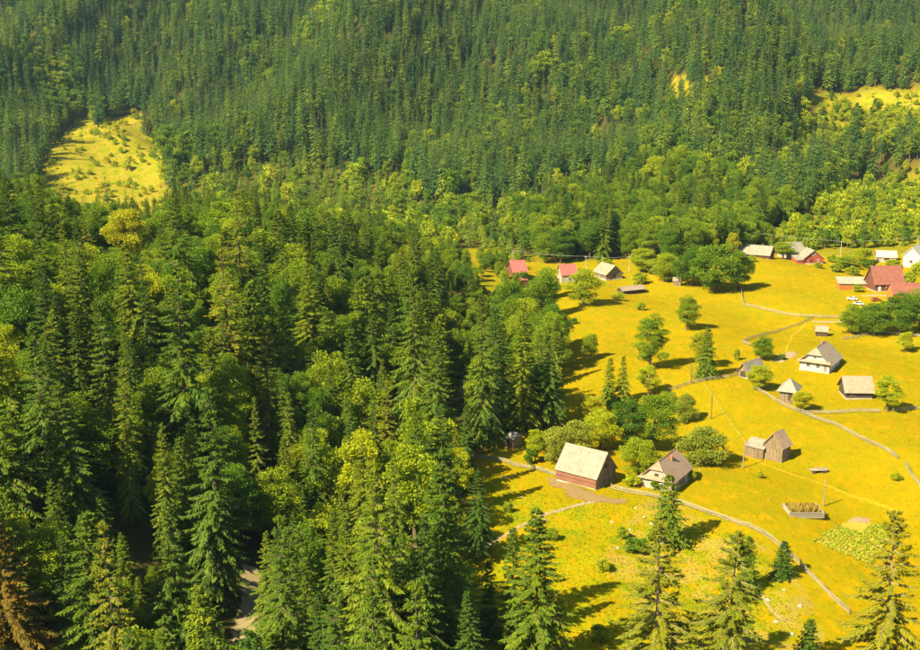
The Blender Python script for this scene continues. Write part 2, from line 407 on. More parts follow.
a = gme.color_attributes.new('zone_mix', 'FLOAT_COLOR', 'POINT'); a.data.foreach_set('color', colr.ravel())
for p_ in (gme,):
    gme.polygons.foreach_set('use_smooth', np.ones(len(gme.polygons), bool))
tag(link('ground', gme), kind='structure')

def ribbon(name, pts, width, material, lift=.06, jitter=.25):
    """a path that follows the ground; pts are plan points"""
    P = []
    for i in range(len(pts) - 1):
        a_, b_ = np.array(pts[i][:2]), np.array(pts[i + 1][:2]); k = max(1, int(np.linalg.norm(b_ - a_) / 1.5))
        P += [a_ + (b_ - a_) * t / k for t in range(k)]
    P.append(np.array(pts[-1][:2])); P = np.array(P)
    for _ in range(3): P[1:-1] = (P[:-2] + 2 * P[1:-1] + P[2:]) / 4
    T = np.gradient(P, axis=0); T /= np.linalg.norm(T, axis=1)[:, None] + 1e-9; S = np.stack([-T[:, 1], T[:, 0]], 1)
    W = np.asarray(width if np.ndim(width) else [width] * 2, float)
    wd = np.interp(np.linspace(0, 1, len(P)), np.linspace(0, 1, len(W)), W) / 2
    V = []; cols = 7
    for i in range(len(P)):
        l = -wd[i] * (1 + random.uniform(-jitter, jitter)); r = wd[i] * (1 + random.uniform(-jitter, jitter))
        for j in range(cols):
            q = P[i] + S[i] * (l + (r - l) * j / (cols - 1)); e = lift if 0 < j < cols - 1 else -.05
            V.append((q[0], q[1], float(terrain(q[0], q[1])) + e))
    Fq = [(i * cols + j, i * cols + j + 1, (i + 1) * cols + j + 1, (i + 1) * cols + j) for i in range(len(P) - 1) for j in range(cols - 1)]
    me = mesh_np(name, V, Fq, [material])
    e_ = me.attributes.new('edge', 'FLOAT', 'POINT'); e_.data.foreach_set('value', np.tile(1 - np.abs(np.linspace(-1, 1, cols)), len(P)).astype(np.float32))
    return tag(link(name, me), kind='structure')
H = lambda *pp: [hit(u, v) for u, v in pp]
ribbon('dirt_path', H((484, 548), (515, 529), (545, 514), (570, 507), (594, 501)), [1.2, 1.4, 1.6, 2.2], M['track'])
ribbon('trodden_yard', H((548, 478), (566, 487), (584, 495), (606, 502), (626, 500)), [1.5, 5, 7.5, 5.5, 2.5], M['track_rose'], .09, .4)
ribbon('forest_track', H((240, 665), (246, 640), (250, 612), (252, 590), (250, 566)), [5, 6, 6, 5.5, 4.5], M['track'])
ribbon('valley_track', H((452, 400), (461, 390), (468, 380)), [5, 6, 6], M['track'])
ribbon('farm_lane', H((812, 322), (846, 321), (880, 320), (925, 322)), 2.6, M['track'])
ribbon('house_yard', H((776, 362), (785, 357), (793, 352)), [4, 7, 5], M['track'], .09, .4)
ribbon('village_yard', H((862, 296), (880, 295), (898, 297), (925, 304)), [3, 4, 5, 6], M['track'])
M['trail'] = ragged('worn_grass', (.31, .205, .004), (.35, .245, .012))
ribbon('grass_trail', H((738, 452), (762, 463), (790, 474), (818, 482), (842, 492), (866, 500), (900, 512)), [.9, 1.1, 1.3, 1.6, 2.2, 3.0], M['trail'])
ribbon('grass_trail', H((786, 352), (792, 335), (806, 323)), [1.4, 1.6, 1.6], M['trail'])
ribbon('field_trail', H((757, 585), (764, 598), (772, 612), (786, 622)), [.8, .9, .7], M['track'])

# ------------------------------------------------------------------ trees: forms
def kites(B, D, S, L, Wd, fold=.0):
    B, D, S = map(np.asarray, (B, D, S)); L = np.asarray(L)[:, None]; Wd = np.asarray(Wd)[:, None]
    Nn = np.cross(D, S)
    mid = B + D * L * .5 - Nn * L * fold
    return np.stack([B, mid + S * Wd, B + D * L, mid - S * Wd], 1).reshape(-1, 3)
def unit(v): return v / (np.linalg.norm(v, axis=-1, keepdims=True) + 1e-9)
def spruce(seed, Ht=30., Rad=4.5, whorls=32, nbr=8, steps=7, fine=2, base=.06, fill=1.0, pw=.78, tw=.36, wide=.16):
    r = np.random.default_rng(seed)
    B, D, S, L, Wd, vv = [], [], [], [], [], []
    limbs = []
    for k in range(whorls):
        t = (k + r.uniform(-.3, .3)) / whorls; t = min(max(t, 0), .985)
        z = Ht * (base + (1 - base) * t)
        rad = Rad * (1 - t) ** pw * (.55 + .45 * min(1, t / .12)) + .22
        lop = r.uniform(0, 6.28)
        nb = max(4, int(nbr * (1 - .45 * t)))
        a0 = r.uniform(0, 6.28)
        for q in range(nb):
            if r.random() > fill: continue
            az = a0 + 6.2832 * q / nb + r.uniform(-.3, .3)
            ln = rad * r.uniform(.68, 1.18) * (1 + .12 * math.cos(az - lop))
            out = np.array([math.cos(az), math.sin(az), 0]); sd = np.array([-math.sin(az), math.cos(az), 0])
            zj = z + r.uniform(-.55, .55) * Ht / whorls
            rise = .55 * t + r.uniform(-.12, .12) - .10; sag = .62 * (1 - t) + .18
            vb = r.uniform(0, 1)
            def pt(s): return np.array([0, 0, zj]) + out * ln * s + np.array([0, 0, ln * (rise * s - sag * s * s + .18 * s ** 4)])
            ns = max(2, int(steps * (.35 + .65 * ln / Rad) + .5))
            limbs.append((pt(.0), pt(.5), pt(.95)))
            for i in range(ns):
                s = .18 + .82 * (i + r.uniform(0, .6)) / ns; s = min(s, .97)
                p = pt(s); fw = unit(pt(min(s + .06, 1.03)) - p)
                for side in (-1, 1):
                    for f in range(fine):
                        ang = r.uniform(.5, 1.15)
                        d = fw * math.cos(ang) + sd * side * math.sin(ang) + np.array([0, 0, -r.uniform(.1, .9)])
                        d = d / np.linalg.norm(d)
                        l_ = max(.50, ln * tw * (1.15 - .6 * s)) * r.uniform(.7, 1.25)
                        sdv = np.cross(d, [0, 0, 1.0]) + r.normal(0, .25, 3); sdv = sdv - d * sdv.dot(d); sdv /= np.linalg.norm(sdv) + 1e-9
                        B.append(p); D.append(d); S.append(sdv); L.append(l_); Wd.append(max(.075, l_ * wide * 1.6 * r.uniform(.7, 1.3))); vv.append(np.clip(vb * .7 + r.uniform(0, .3), 0, 1))
            p = pt(.9); d = unit(pt(1.05) - p); B.append(p); D.append(d); S.append(sd); L.append(max(.3, ln * .28)); Wd.append(max(.09, ln * .05)); vv.append(vb)
    for a_ in range(5):
        az = a_ * 1.257; B.append(np.array([0, 0, Ht * .955])); D.append(unit(np.array([.16 * math.cos(az), .16 * math.sin(az), 1]))); S.append(np.array([-math.sin(az), math.cos(az), 0])); L.append(Ht * .05); Wd.append(.16); vv.append(.6)
    V = kites(B, D, S, L, Wd, .06)
    return V, np.array(vv), limbs
def spruce_trunk(Ht, limbs, k=6, limb_every=3, rb=None):
    mb = MB(); rb = rb or Ht * .0125
    mb.tube([(0, 0, -1.2), (0, 0, Ht * .3), (.0, .0, Ht * .7), (0, 0, Ht * .985)], [rb * 1.1, rb * .7, rb * .28, .02], k)
    for i, (a_, b_, c_) in enumerate(limbs):
        if limb_every and i % limb_every == 0: mb.tube([a_, b_, c_], [.09, .06, .02], 3, cap=False)
    return mb
def broadleaf(seed, Ht=18., Rad=5.5, clumps=60, leaves=320, leaf=.29, low=.03, shape=1.0):
    r = np.random.default_rng(seed)
    cen, rad = [], []
    cz = Ht * (low + 1) / 2; hz = Ht * (1 - low) / 2
    tries = 0
    lobes = [(r.normal(0, 1, 3), r.uniform(.75, 1.08)) for _ in range(9)]
    while len(cen) < clumps and tries < 5000:
        tries += 1
        d = unit(r.normal(0, 1, 3)); q = r.uniform(.25, 1) ** .5
        env = np.mean([sc if unit(a_).dot(d) > .3 else .93 for a_, sc in lobes]) * r.uniform(.86, 1.1)
        w_ = 1 - .22 * shape * max(d[2], -.6)
        p = np.array([d[0] * Rad * w_ * env, d[1] * Rad * w_ * env, d[2] * hz * env]) * q
        cr = Rad * r.uniform(.20, .32)
        p *= (1 - .55 * cr / Rad)
        if all(np.linalg.norm(p - c_) > .55 * cr for c_ in cen): cen.append(p); rad.append(cr)
    B, D, S, L, Wd, vv = [], [], [], [], [], []
    for c_, cr in zip(cen, rad):
        nl = int(leaves * r.uniform(.7, 1.2)); d = unit(r.normal(0, 1, (nl, 3))); d[:, 2] = np.abs(d[:, 2]) * np.where(r.random(nl) < .75, 1, -1)
        d = unit(d); pos = np.array([0, 0, cz]) + c_ + d * cr * (r.uniform(.45, 1.05, (nl, 1))) * np.array([1.1, 1.1, .8])
        dirv = unit(d * .7 + r.normal(0, .7, (nl, 3)) + np.array([0, 0, -.2])); s_ = unit(np.cross(dirv, r.normal(0, 1, (nl, 3))))
        l_ = leaf * r.uniform(.7, 1.4, nl); vb = r.uniform(0, 1)
        B.append(pos); D.append(dirv); S.append(s_); L.append(l_); Wd.append(l_ * .42); vv.append(np.clip(vb * .7 + r.uniform(0, .3, nl), 0, 1))
    V = kites(np.concatenate(B), np.concatenate(D), np.concatenate(S), np.concatenate(L), np.concatenate(Wd), .1)
    return V, np.concatenate(vv), [c_ + np.array([0, 0, cz]) for c_ in cen]
def broad_trunk(Ht, cen, r_seed, low=.12, k=6, nl=9, rb=None):
    r = np.random.default_rng(r_seed); mb = MB(); rb = rb or Ht * .018
    bend = r.normal(0, .25, 2)
    top = np.array([bend[0] * 2, bend[1] * 2, Ht * .72])
    mb.tube([(0, 0, -1), (bend[0] * .4, bend[1] * .4, Ht * low * .8), (bend[0], bend[1], Ht * .5), top], [rb * 1.3, rb, rb * .65, rb * .2], k)
    for c_ in sorted(cen, key=lambda q: q[2])[:nl * 2:2]:
        z0 = max(Ht * low * .6, min(c_[2] * .62, Ht * .62)); s = np.array([bend[0] * z0 / Ht * 2, bend[1] * z0 / Ht * 2, z0])
        mid = s + (c_ - s) * .5 + np.array([0, 0, -.25]); mb.tube([s, mid, c_], [rb * .42, rb * .28, rb * .1], 4, cap=False)
    return mb
forms = {}
def add_form(key, kind, Ht, Rad, V, vv, trunk, leafm, barkm):
    nq = len(V) // 4
    crown = mesh_np('crown', V, np.arange(len(V)).reshape(-1, 4), [M[leafm]], vv)
    tr = trunk.mesh('trunk', M[barkm])
    # one mesh with both materials, for the uncountable rest of the forest
    tv = np.array(trunk.V); both = bpy.data.meshes.new('tree_form')
    faces = [list(q) for q in np.arange(len(V)).reshape(-1, 4)] + [[i + len(V) for i in f] for f in trunk.F]
    both.from_pydata(np.concatenate([V, tv]).tolist(), [], faces)
    both.materials.append(M[leafm]); both.materials.append(M[barkm])
    both.polygons.foreach_set('material_index', np.array([0] * nq + [1] * len(trunk.F), np.int32))
    a_ = both.attributes.new('v', 'FLOAT', 'FACE'); a_.data.foreach_set('value', np.concatenate([vv, np.array(trunk.v)]).astype(np.float32)); both.update()
    forms[key] = dict(kind=kind, H=Ht, R=Rad, crown=crown, trunk=tr, both=both)
def sform(key, seed, leafm='needle', barkm='bark', limb_every=3, **kw):
    Ht = kw.get('Ht', 30.)
    V, vv, limbs = spruce(seed, **kw); add_form(key, 'spruce', Ht, kw.get('Rad', 4.5), V, vv, spruce_trunk(Ht, limbs, 6, limb_every), leafm, barkm)
def bform(key, seed, leafm='leaf', barkm='bark', nl=9, **kw):
    Ht = kw.get('Ht', 18.); low = max(.05, kw.get('low', .1))
    V, vv, cen = broadleaf(seed, **kw); add_form(key, 'broad', Ht, kw.get('Rad', 5.5), V, vv, broad_trunk(Ht, cen, seed, low, 6, nl), leafm, barkm)
for i in range(4): sform('s%d' % i, 11 + i, Rad=[4.6, 5.4, 4.9, 5.8][i], whorls=[40, 34, 44, 37][i], nbr=9, steps=12, fine=4, fill=[1, .9, .95, .86][i], base=[.04, .1, .06, .14][i], tw=.25, wide=.075, pw=[.78, .9, .7, .82][i])
sform('s4', 21, Rad=3.9, whorls=38, nbr=8, steps=10, fine=4, fill=.8, base=.16, tw=.27, wide=.08)
sform('s5', 22, Rad=5.0, whorls=34, nbr=8, steps=10, fine=4, fill=.74, tw=.25, wide=.075, base=.10, leafm='needle_olive')
for i in range(2): sform('y%d' % i, 31 + i, Ht=14., Rad=3.4, whorls=24, nbr=10, steps=6, fine=5, base=.02, tw=.32, wide=.09, limb_every=0)
sform('d0', 41, leafm='needle_olive', barkm='bark_pale', limb_every=2, Rad=5.8, whorls=34, nbr=9, steps=15, fine=4, fill=.80, base=.05, tw=.22, wide=.07)
sform('d1', 42, leafm='needle_olive', barkm='bark_pale', limb_every=2, Rad=5.4, whorls=34, nbr=9, steps=15, fine=4, fill=.84, base=.05, tw=.22, wide=.07)
sform('o0', 43, leafm='needle_brown', Rad=5.2, whorls=36, nbr=9, steps=13, fine=4, fill=.86, tw=.24, wide=.075)
for i in range(3): bform('b%d' % i, 51 + i, shape=[1, .5, 1.3][i])
bform('b3', 54, leafm='leaf_bright', clumps=52)
bform('b4', 55, leafm='leaf_bright', Ht=16, Rad=4.2, clumps=46, leaves=200, leaf=.32)
bform('b5', 56, leafm='leaf_yellow', clumps=44, leaf=.32)
bform('b6', 57, leafm='leaf_pale', Ht=9, Rad=4.6, clumps=56, leaves=200, leaf=.28, low=-.05)
bform('b7', 58, leafm='leaf', Ht=22, Rad=5.0, clumps=60, leaves=320, leaf=.29)
bform('u0', 61, leafm='leaf_bright', Ht=4, Rad=2.0, clumps=26, leaves=70, leaf=.3, low=-.1, nl=4)
bform('u1', 62, leafm='leaf', Ht=4, Rad=1.8, clumps=24, leaves=70, leaf=.3, low=-.1, nl=4)
# plain forms for the far mountainside
for i in range(3): sform('fs%d' % i, 71 + i, leafm='needle_far', Rad=4.4 + .45 * i, whorls=24, nbr=9, steps=4, fine=1, base=.14, limb_every=0, tw=.46, wide=.15, pw=1.0)
sform('fs3', 74, leafm='needle_far', Rad=4.1, whorls=20, nbr=8, steps=4, fine=1, base=.34, limb_every=0, tw=.46, wide=.15, pw=.95)
sform('fy0', 75, leafm='needle_young', Ht=14., Rad=2.9, whorls=16, nbr=8, steps=4, fine=1, base=.04, limb_every=0, tw=.46, wide=.15, pw=1.0)
bform('fb0', 81, clumps=34, leaves=70, leaf=.66, nl=3); bform('fb1', 82, clumps=34, leaves=70, leaf=.66, nl=3, Ht=20, Rad=5.4)
bform('fb2', 83, leafm='leaf_bright', clumps=32, leaves=70, leaf=.66, nl=3)
bform('fu0', 84, leafm='leaf_bright', Ht=7, Rad=3.4, clumps=22, leaves=34, leaf=.65, low=-.05, nl=2)
bform('fu1', 85, leafm='leaf_yellow', Ht=5, Rad=2.8, clumps=20, leaves=34, leaf=.6, low=-.05, nl=2)

NAMES = {'spruce': 'spruce_tree', 'broad': 'broadleaf_tree'}
def place_tree(key, p, h, wr, rz, label, cat, group=None, name=None, parts=('trunk', 'crown')):
    f = forms[key]; o = empty(name or NAMES[f['kind']], tuple(p), rz)
    sz = h / f['H']; sxy = wr / f['R']; o.scale = (sxy, sxy, sz)
    o.rotation_euler = (random.gauss(0, .018), random.gauss(0, .018), rz)
    link(parts[0], f['trunk'], o); link(parts[1], f['crown'], o)
    return tag(o, label, cat, group)

# ------------------------------------------------------------------ trees one by one, meadow and meadow edge
manual = []       # (u, v) kept clear by the scatter
def T(key, u, v, vtop, wpx, label, cat=None, name=None, group=None):
    p = hit(u, v); h = px_height(p, vtop); wr = wpx * px_metres(p) / 2
    manual.append((p[0], p[1], wr))
    f = forms[key]
    if name == 'shrub': return place_tree(key, p, h, wr, random.uniform(0, 6.28), label, 'shrub', group, 'shrub', ('stem', 'foliage'))
    return place_tree(key, p, h, wr, random.uniform(0, 6.28), label, cat or ('spruce' if f['kind'] == 'spruce' else 'tree'), group, name)
n_spruce_manual = n_broad_manual = 0
SPR = [
 ('y0', 667, 543, 473, 44, 'dark green spruce just below the fence in front of the brown-roofed house'),
 ('y1', 782, 577, 541, 30, 'small dark spruce alone beside the lower bend of the pale fence'),
 ('y0', 747, 590, 536, 30, 'young spruce on the grass just behind the sparse olive spruce'),
 ('y1', 806, 676, 618, 38, 'small spruce whose tip reaches in at the bottom edge'),
 ('d0', 655, 700, 522, 108, 'sparse olive spruce with a pale bare trunk, below the dark spruce by the fence'),
 ('d1', 722, 700, 527, 104, 'sparse olive spruce with drooping branches next to the young dark spruce'),
 ('d0', 880, 705, 512, 112, 'large sparse olive spruce in the lower right corner by the garden plot'),
 ('s0', 537, 676, 508, 84, 'tall full spruce at the bottom of the meadow below the red-walled barn'),
 ('s2', 514, 650, 526, 44, 'slim spruce pressed against the left side of the tall meadow spruce'),
 ('y0', 488, 636, 562, 34, 'short dark spruce at the lower left edge of the meadow'),
 ('s1', 471, 690, 590, 50, 'lit spruce at the bottom edge where forest meets meadow'),
 ('y1', 706, 377, 328, 28, 'dark spruce on the slope between the bushy gully and the small grey-roofed shed'),
 ('y0', 609, 405, 358, 22, 'left one of two narrow spruces standing close together in the meadow'),
 ('y1', 623, 403, 356, 20, 'right one of two narrow spruces standing close together in the meadow'),
 ('s3', 548, 428, 332, 40, 'dark spruce at the forest corner above the small grey shed'),
 ('s0', 522, 430, 305, 46, 'tall spruce behind the small grey shed'),
 ('s1', 482, 450, 288, 46, 'very tall spruce at the head of the grey fence'),
 ('s2', 437, 478, 322, 46, 'tall narrow spruce in the gully below the pale bit of track'),
 ('s4', 497, 420, 300, 40, 'spruce rising behind the very tall spruce by the grey fence'),
 ('s3', 418, 470, 265, 58, 'huge dark spruce rising from the gully in mid picture'),
 ('s0', 441, 668, 446, 92, 'big spruce with drooping branches at the forest edge beside the lower meadow'),
 ('s1', 380, 700, 460, 96, 'big lit spruce in front of the bright trees of the gully side'),
 ('s2', 218, 600, 388, 66, 'tall slim spruce left of the forest track'),
 ('s4', 190, 470, 250, 66, 'tall olive-tinged spruce standing high on the forest slope'),
 ('s3', 478, 560, 470, 40, 'spruce at the meadow edge shading the green grass'),
 ('o0', 20, 690, 520, 92, 'orange-brown dying spruce in the lower left corner'),
]
for key, u, v, vt, wp, lab in SPR: T(key, u, v, vt, wp, lab)
BRD = [
 ('b0', 687, 330, 292, 27, 'small round tree standing alone high in the yellow meadow'),
 ('b7', 650, 370, 309, 38, 'tall oval tree standing alone in the middle of the upper meadow'),
 ('b4', 590, 359, 330, 22, 'little thin tree on the slope left of the oval meadow tree'),
 ('b5', 700, 368, 327, 30, 'loose yellow-green tree right behind the dark slope spruce'),
 ('b4', 648, 394, 362, 26, 'bushy tree just below the oval meadow tree'),
 ('b3', 600, 448, 404, 44, 'broad light green tree behind the ridge of the red-walled barn'),
 ('b0', 628, 448, 394, 46, 'dark green tree in the thicket above the barn'),
 ('b2', 655, 450, 387, 50, 'largest dark tree of the thicket between barn and brown-roofed house'),
 ('b3', 638, 478, 432, 46, 'light tree between the barn gable and the brown-roofed house'),
 ('b6', 575, 456, 417, 44, 'pale bushy tree right behind the barn roof'),
 ('b6', 556, 462, 425, 34, 'pale bush left of the barn roof'),
 ('b4', 536, 462, 425, 26, 'small light tree inside the fence corner near the grey shed'),
 ('b6', 702, 464, 424, 54, 'wide pale flowering bush between the brown-roofed house and the tall board shed'),
 ('b6', 684, 422, 392, 26, 'pale bush at the upper right end of the thicket'),
 ('b3', 668, 412, 388, 26, 'light tree on the upper rim of the thicket'),
 ('b5', 590, 424, 392, 34, 'thin yellowish tree on the upper left rim of the thicket'),
 ('b3', 760, 390, 361, 30, 'round tree beside the upper end of the diagonal fence'),
 ('b0', 763, 360, 334, 24, 'green tree behind the small grey-roofed shed'),
 ('b4', 887, 412, 371, 30, 'round tree hiding the right end of the dark-walled shed'),
 ('b5', 803, 411, 388, 26, 'thin see-through tree at the fence beside the square board shed'),
 ('b0', 852, 334, 301, 32, 'leftmost tree of the row below the parked cars'),
 ('b2', 874, 336, 299, 38, 'second tree from the left in the row below the parked cars'),
 ('b0', 899, 336, 288, 44, 'big dark tree in the row below the orange house'),
 ('b1', 920, 330, 284, 42, 'tree at the right edge below the orange house'),
 ('b4', 905, 352, 329, 20, 'small light bush in front of the tree row at the right edge'),
 ('b2', 716, 292, 238, 58, 'large round dark tree crowning the upper end of the meadow'),
 ('b0', 692, 286, 244, 44, 'dark tree left of the large round tree above the meadow'),
 ('b1', 738, 290, 246, 32, 'tree right of the large round tree at the corner of the upper fence'),
 ('b3', 664, 282, 248, 36, 'light tree above the small stone shed'),
 ('b3', 642, 272, 244, 32, 'light tree between the grey house and the stone shed'),
 ('b3', 584, 306, 262, 42, 'light round tree in front of the grey village house'),
 ('b1', 542, 322, 264, 42, 'tree in front of the gap between the two red-roofed houses'),
 ('b3', 527, 350, 288, 38, 'light tree at the meadow edge below the red-roofed houses'),
 ('b4', 548, 300, 262, 26, 'slim tree right beside the pink-red roof'),
 ('b0', 508, 330, 276, 40, 'dark round tree below the leftmost red-roofed house'),
 ('b4', 784, 259, 240, 26, 'little apple tree in front of the grey gabled house'),
 ('b5', 733, 262, 228, 16, 'tall narrow yellowish poplar left of the long pale roof'),
 ('b4', 862, 264, 246, 26, 'small garden tree above the pale green lean-to roof'),
 ('b3', 846, 268, 254, 30, 'low garden tree left of the maroon-roofed house'),
 ('b3', 892, 268, 258, 20, 'low garden tree behind the maroon roof'),
 ('b5', 128, 268, 200, 52, 'bright yellow-green tree glowing on the forest ridge'),
]
for key, u, v, vt, wp, lab in BRD: T(key, u, v, vt, wp, lab)
SHR = [('u1', 531, 464, 447, 15, 'small dark shrub inside the fence corner left of the barn'),
 ('u0', 622, 538, 526, 14, 'low shrub in the weedy field under the barn yard'),
 ('u1', 636, 552, 536, 26, 'wide low shrub in the weedy field left of the dark spruce'),
 ('u0', 552, 540, 528, 16, 'low shrub right above the tall meadow spruce'),
 ('u0', 508, 512, 502, 12, 'tiny shrub on the grass below the fence corner'),
 ('u0', 602, 570, 558, 18, 'low shrub in the open lower meadow'),
 ('u1', 655, 490, 478, 10, 'little shrub at the corner of the brown-roofed house'),
 ('u0', 632, 486, 474, 20, 'shrub in the gap between barn and house, by the fence'),
 ('u0', 736, 360, 348, 8, 'shrub left of the small grey-roofed shed'),
 ('u1', 782, 360, 353, 8, 'little dark shrub in the yard left of the white house'),
 ('u0', 896, 480, 473, 14, 'flat shrub beyond the upper end of the garden'),
 ('u0', 600, 470, 459, 14, 'shrub hidden beside the barn gable'),
 ('u1', 558, 330, 322, 9, 'small dark shrub on the bare bank below the village'),
 ('u0', 640, 262, 254, 16, 'shrub at the wood edge beyond the grey village house'),
 ('u0', 618, 300, 292, 16, 'shrub in front of the low long shed'),
 ('u0', 760, 478, 471, 8, 'tiny shrub by the pole below the tall board shed'),
 ('u0', 690, 480, 470, 14, 'bright shrub behind the brown-roofed house'),
 ('u1', 574, 324, 317, 8, 'tiny shrub near the bank below the village'),
 ('u0', 694, 655, 640, 22, 'shrub between the two sparse olive spruces'),
 ('u0', 600, 640, 624, 22, 'shrub in the lower meadow right of the tall full spruce'),
 ('u0', 640, 310, 302, 12, 'shrub on the upper meadow rim below the low long shed')]
SHR += [('u0', 836, 272, 263, 14, 'garden bush left of the pale green lean-to roof'), ('u0', 852, 275, 266, 16, 'garden bush right above the pale green lean-to roof'), ('u1', 868, 268, 258, 16, 'dark garden bush between the white roof and the maroon roof'),
 ('u0', 908, 284, 272, 18, 'garden bush between the maroon-roofed house and the white building'), ('u0', 832, 262, 255, 12, 'bush at the foot of the tall pale pole'), ('u0', 818, 268, 262, 10, 'low bush under the red cottage'),
 ('u0', 858, 292, 284, 12, 'bush in front of the long lean-to'), ('u0', 916, 276, 262, 16, 'bush beside the white building at the right edge'), ('u1', 886, 272, 265, 14, 'bush peeking over the maroon roof'), ('u0', 752, 262, 255, 10, 'bush before the long pale-roofed barn'), ('u0', 640, 284, 272, 18, 'yellow-green bush beyond the low long shed'), ('u0', 655, 274, 262, 22, 'spreading bush beside the wood edge pole'), ('u0', 606, 268, 258, 18, 'bush behind the grey village house')]
for key, u, v, vt, wp, lab in SHR: T(key, u, v, vt, wp, lab, name='shrub')
man = np.array(manual)

# ------------------------------------------------------------------ scattered forest
def grid(x0, x1, y0, y1, st):
    a_, b_ = np.meshgrid(np.arange(x0, x1, st), np.arange(y0, y1, st)); a_ = a_.ravel(); b_ = b_.ravel()
    return a_ + rng.uniform(-.45, .45, a_.shape) * st, b_ + rng.uniform(-.45, .45, a_.shape) * st
xs1, ys1 = grid(-330, 420, 95, 640, 7.6)
xs2, ys2 = grid(-900, 900, 640, 1750, 8.6)
xs3, ys3 = grid(60, 800, 590, 1500, 6.2)
z3 = zone(xs3, ys3); keep = (z3 == YOUNG); xs3, ys3 = xs3[keep], ys3[keep]
xs = np.concatenate([xs1, xs2, xs3]); ys = np.concatenate([ys1, ys2, ys3])
extra = np.concatenate([np.zeros(len(xs1) + len(xs2), bool), np.ones(len(xs3), bool)])
zs = terrain(xs, ys); zo = zone(xs, ys, zs); us, vs, dep = project(xs, ys, zs)
ok = (us > -150) & (us < 1070) & (vs < 1050) & (zo != MEADOW) & (vs > -60)
ok &= ~((zo == YOUNG) & ~extra)
d_ = xs - gully_x(ys)
trk = inside(us, vs, [(232, 655), (230, 600), (238, 560), (263, 560), (269, 600), (266, 655)]) | inside(us, vs, [(446, 470), (450, 385), (468, 376), (478, 390), (472, 470)])
ok &= ~trk; ok &= ~((us < 80) & (vs > 660) & (zo == FOREST))
rr = rng.random(len(xs))
pn = np.sin(xs / 41 + 1.2 * np.sin(ys / 67)) + np.sin(ys / 53 - xs / 90 + 2) + .8 * np.sin(xs / 19 + ys / 27)   # broadleaf patches
kind = np.zeros(len(xs), int); hh = np.zeros(len(xs)); key = np.array(['fs0'] * len(xs), dtype='U4')
def choose(mask, opts, wts):
    ii = np.where(mask)[0]; key[ii] = rng.choice(opts, len(ii), p=np.array(wts) / sum(wts))
hn = rng.normal(0, 1, len(xs))
# near forest
nf = zo == FOREST
bright_side = nf & (d_ > -8) & (ys < 330)
pb = np.clip(.52 + .24 * pn + .25 * ((us > 200) & (ys > 330)), .08, .85); pb = np.where(bright_side, np.clip(.48 + .2 * pn, .2, .8), pb)
isb = rr < pb
choose(nf & ~isb, ['s0', 's1', 's2', 's3', 's4', 's5', 'y0'], [4, 4, 4, 4, 3, .8, 1.2])
choose(nf & isb, ['b0', 'b1', 'b2', 'b7', 'b3', 'b4'], [4, 4, 3, 4, 1.4, 1.2])  # few bright leaf forms, so the hollow's shade sits in the leaf colour
choose(bright_side & isb, ['b3', 'b4', 'b1', 'b7', 'b0'], [3, 4, 2, 2, 1.5])  # lighter species here; the slope's sunlight is also put into leaf colour
hh[nf] = np.where(isb, 19.5 + 4 * hn, 25.5 + 6.5 * hn)[nf]
hh[nf & (us < 60) & (ys > 190) & (ys < 380) & ~isb] += 6
lim = np.interp(us, [-150, 0, 45, 62, 160, 178, 300, 380, 450, 520], [158, 162, 166, 194, 196, 180, 186, 202, 238, 285]) + rng.uniform(0, 22, len(us))
lim = np.where((us > 92) & (us < 164) & (vs > 258) & (vs < 420), np.maximum(lim, 242), lim)
lim = np.where((us > 140) & (us < 235) & (vs > 470) & (vs < 640), np.maximum(lim, 420), lim)
lim = np.where((us > 215) & (us < 284) & (vs > 650), np.maximum(lim, 628), lim)
upl = -(lim - 325) / F; tl_ = ys / (cp + upl * sp); hmax = CAM_H + tl_ * (-sp + upl * cp) - zs
hh = np.where(nf, np.minimum(hh, hmax), hh); ok &= ~(nf & (hmax < 6) & (us < 480))
low_ = nf & (us > 440) & (vs < 345) & (vs > 255); hh[low_] = (12 + 2.5 * hn)[low_]; vl_ = nf & (us > 480) & (vs > 250) & (vs < 350); hh[vl_] = (8 + 1.5 * hn)[vl_]; ok &= ~(vl_ & (rr < .2)); isb = isb | vl_; choose(vl_, ['b0', 'b1', 'b3', 'b4'], [2, 2, 2, 2])
tk_ = nf & (us > 190) & (us < 236) & (vs > 590) & (vs < 700); hh[tk_] = np.minimum(hh, 5 + 1.0 * hn)[tk_]
eg_ = nf & (us > np.interp(vs, EDGE_V, EDGE_U) - 28) & (vs > 455) & (vs < 660); hh[eg_] *= .68
# mountain
mo = zo == MOUNT
pbm = np.clip(.13 + .26 * (pn - .5), .04, .85)
pbm = np.where((us > 560) & (vs > 120) & (vs < 200), np.clip(pbm + .15, 0, .8), pbm)
isbm = rr < pbm
choose(mo & ~isbm, ['fs0', 'fs1', 'fs2', 'fs3'], [3, 3, 3, 2.2]); choose(mo & isbm, ['fb0', 'fb1', 'fb2'], [3, 3, 1.6])
hh[mo] = np.where(isbm, 21 + 4 * hn, 31 + 6 * hn)[mo]
choose((zo == BROAD) & (rr < .78), ['b0', 'b1', 'b2', 'b7', 'b3'], [3, 3, 3, 3, 1.0]); choose((zo == BROAD) & (rr >= .78), ['s0', 's1', 's2'], [1, 1, 1])
hh[zo == BROAD] = (20.5 + 3.6 * hn)[zo == BROAD] + 6 * (rr[zo == BROAD] >= .78)
choose((zo == PLANT) & (rr < .62), ['fy0', 'fs1'], [1, .5]); choose((zo == PLANT) & (rr >= .62), ['fu0', 'fb2', 'fb0', 'fs2'], [.6, .5, 2, 1]); hh[zo == PLANT] = (13.5 + 3.2 * hn)[zo == PLANT]
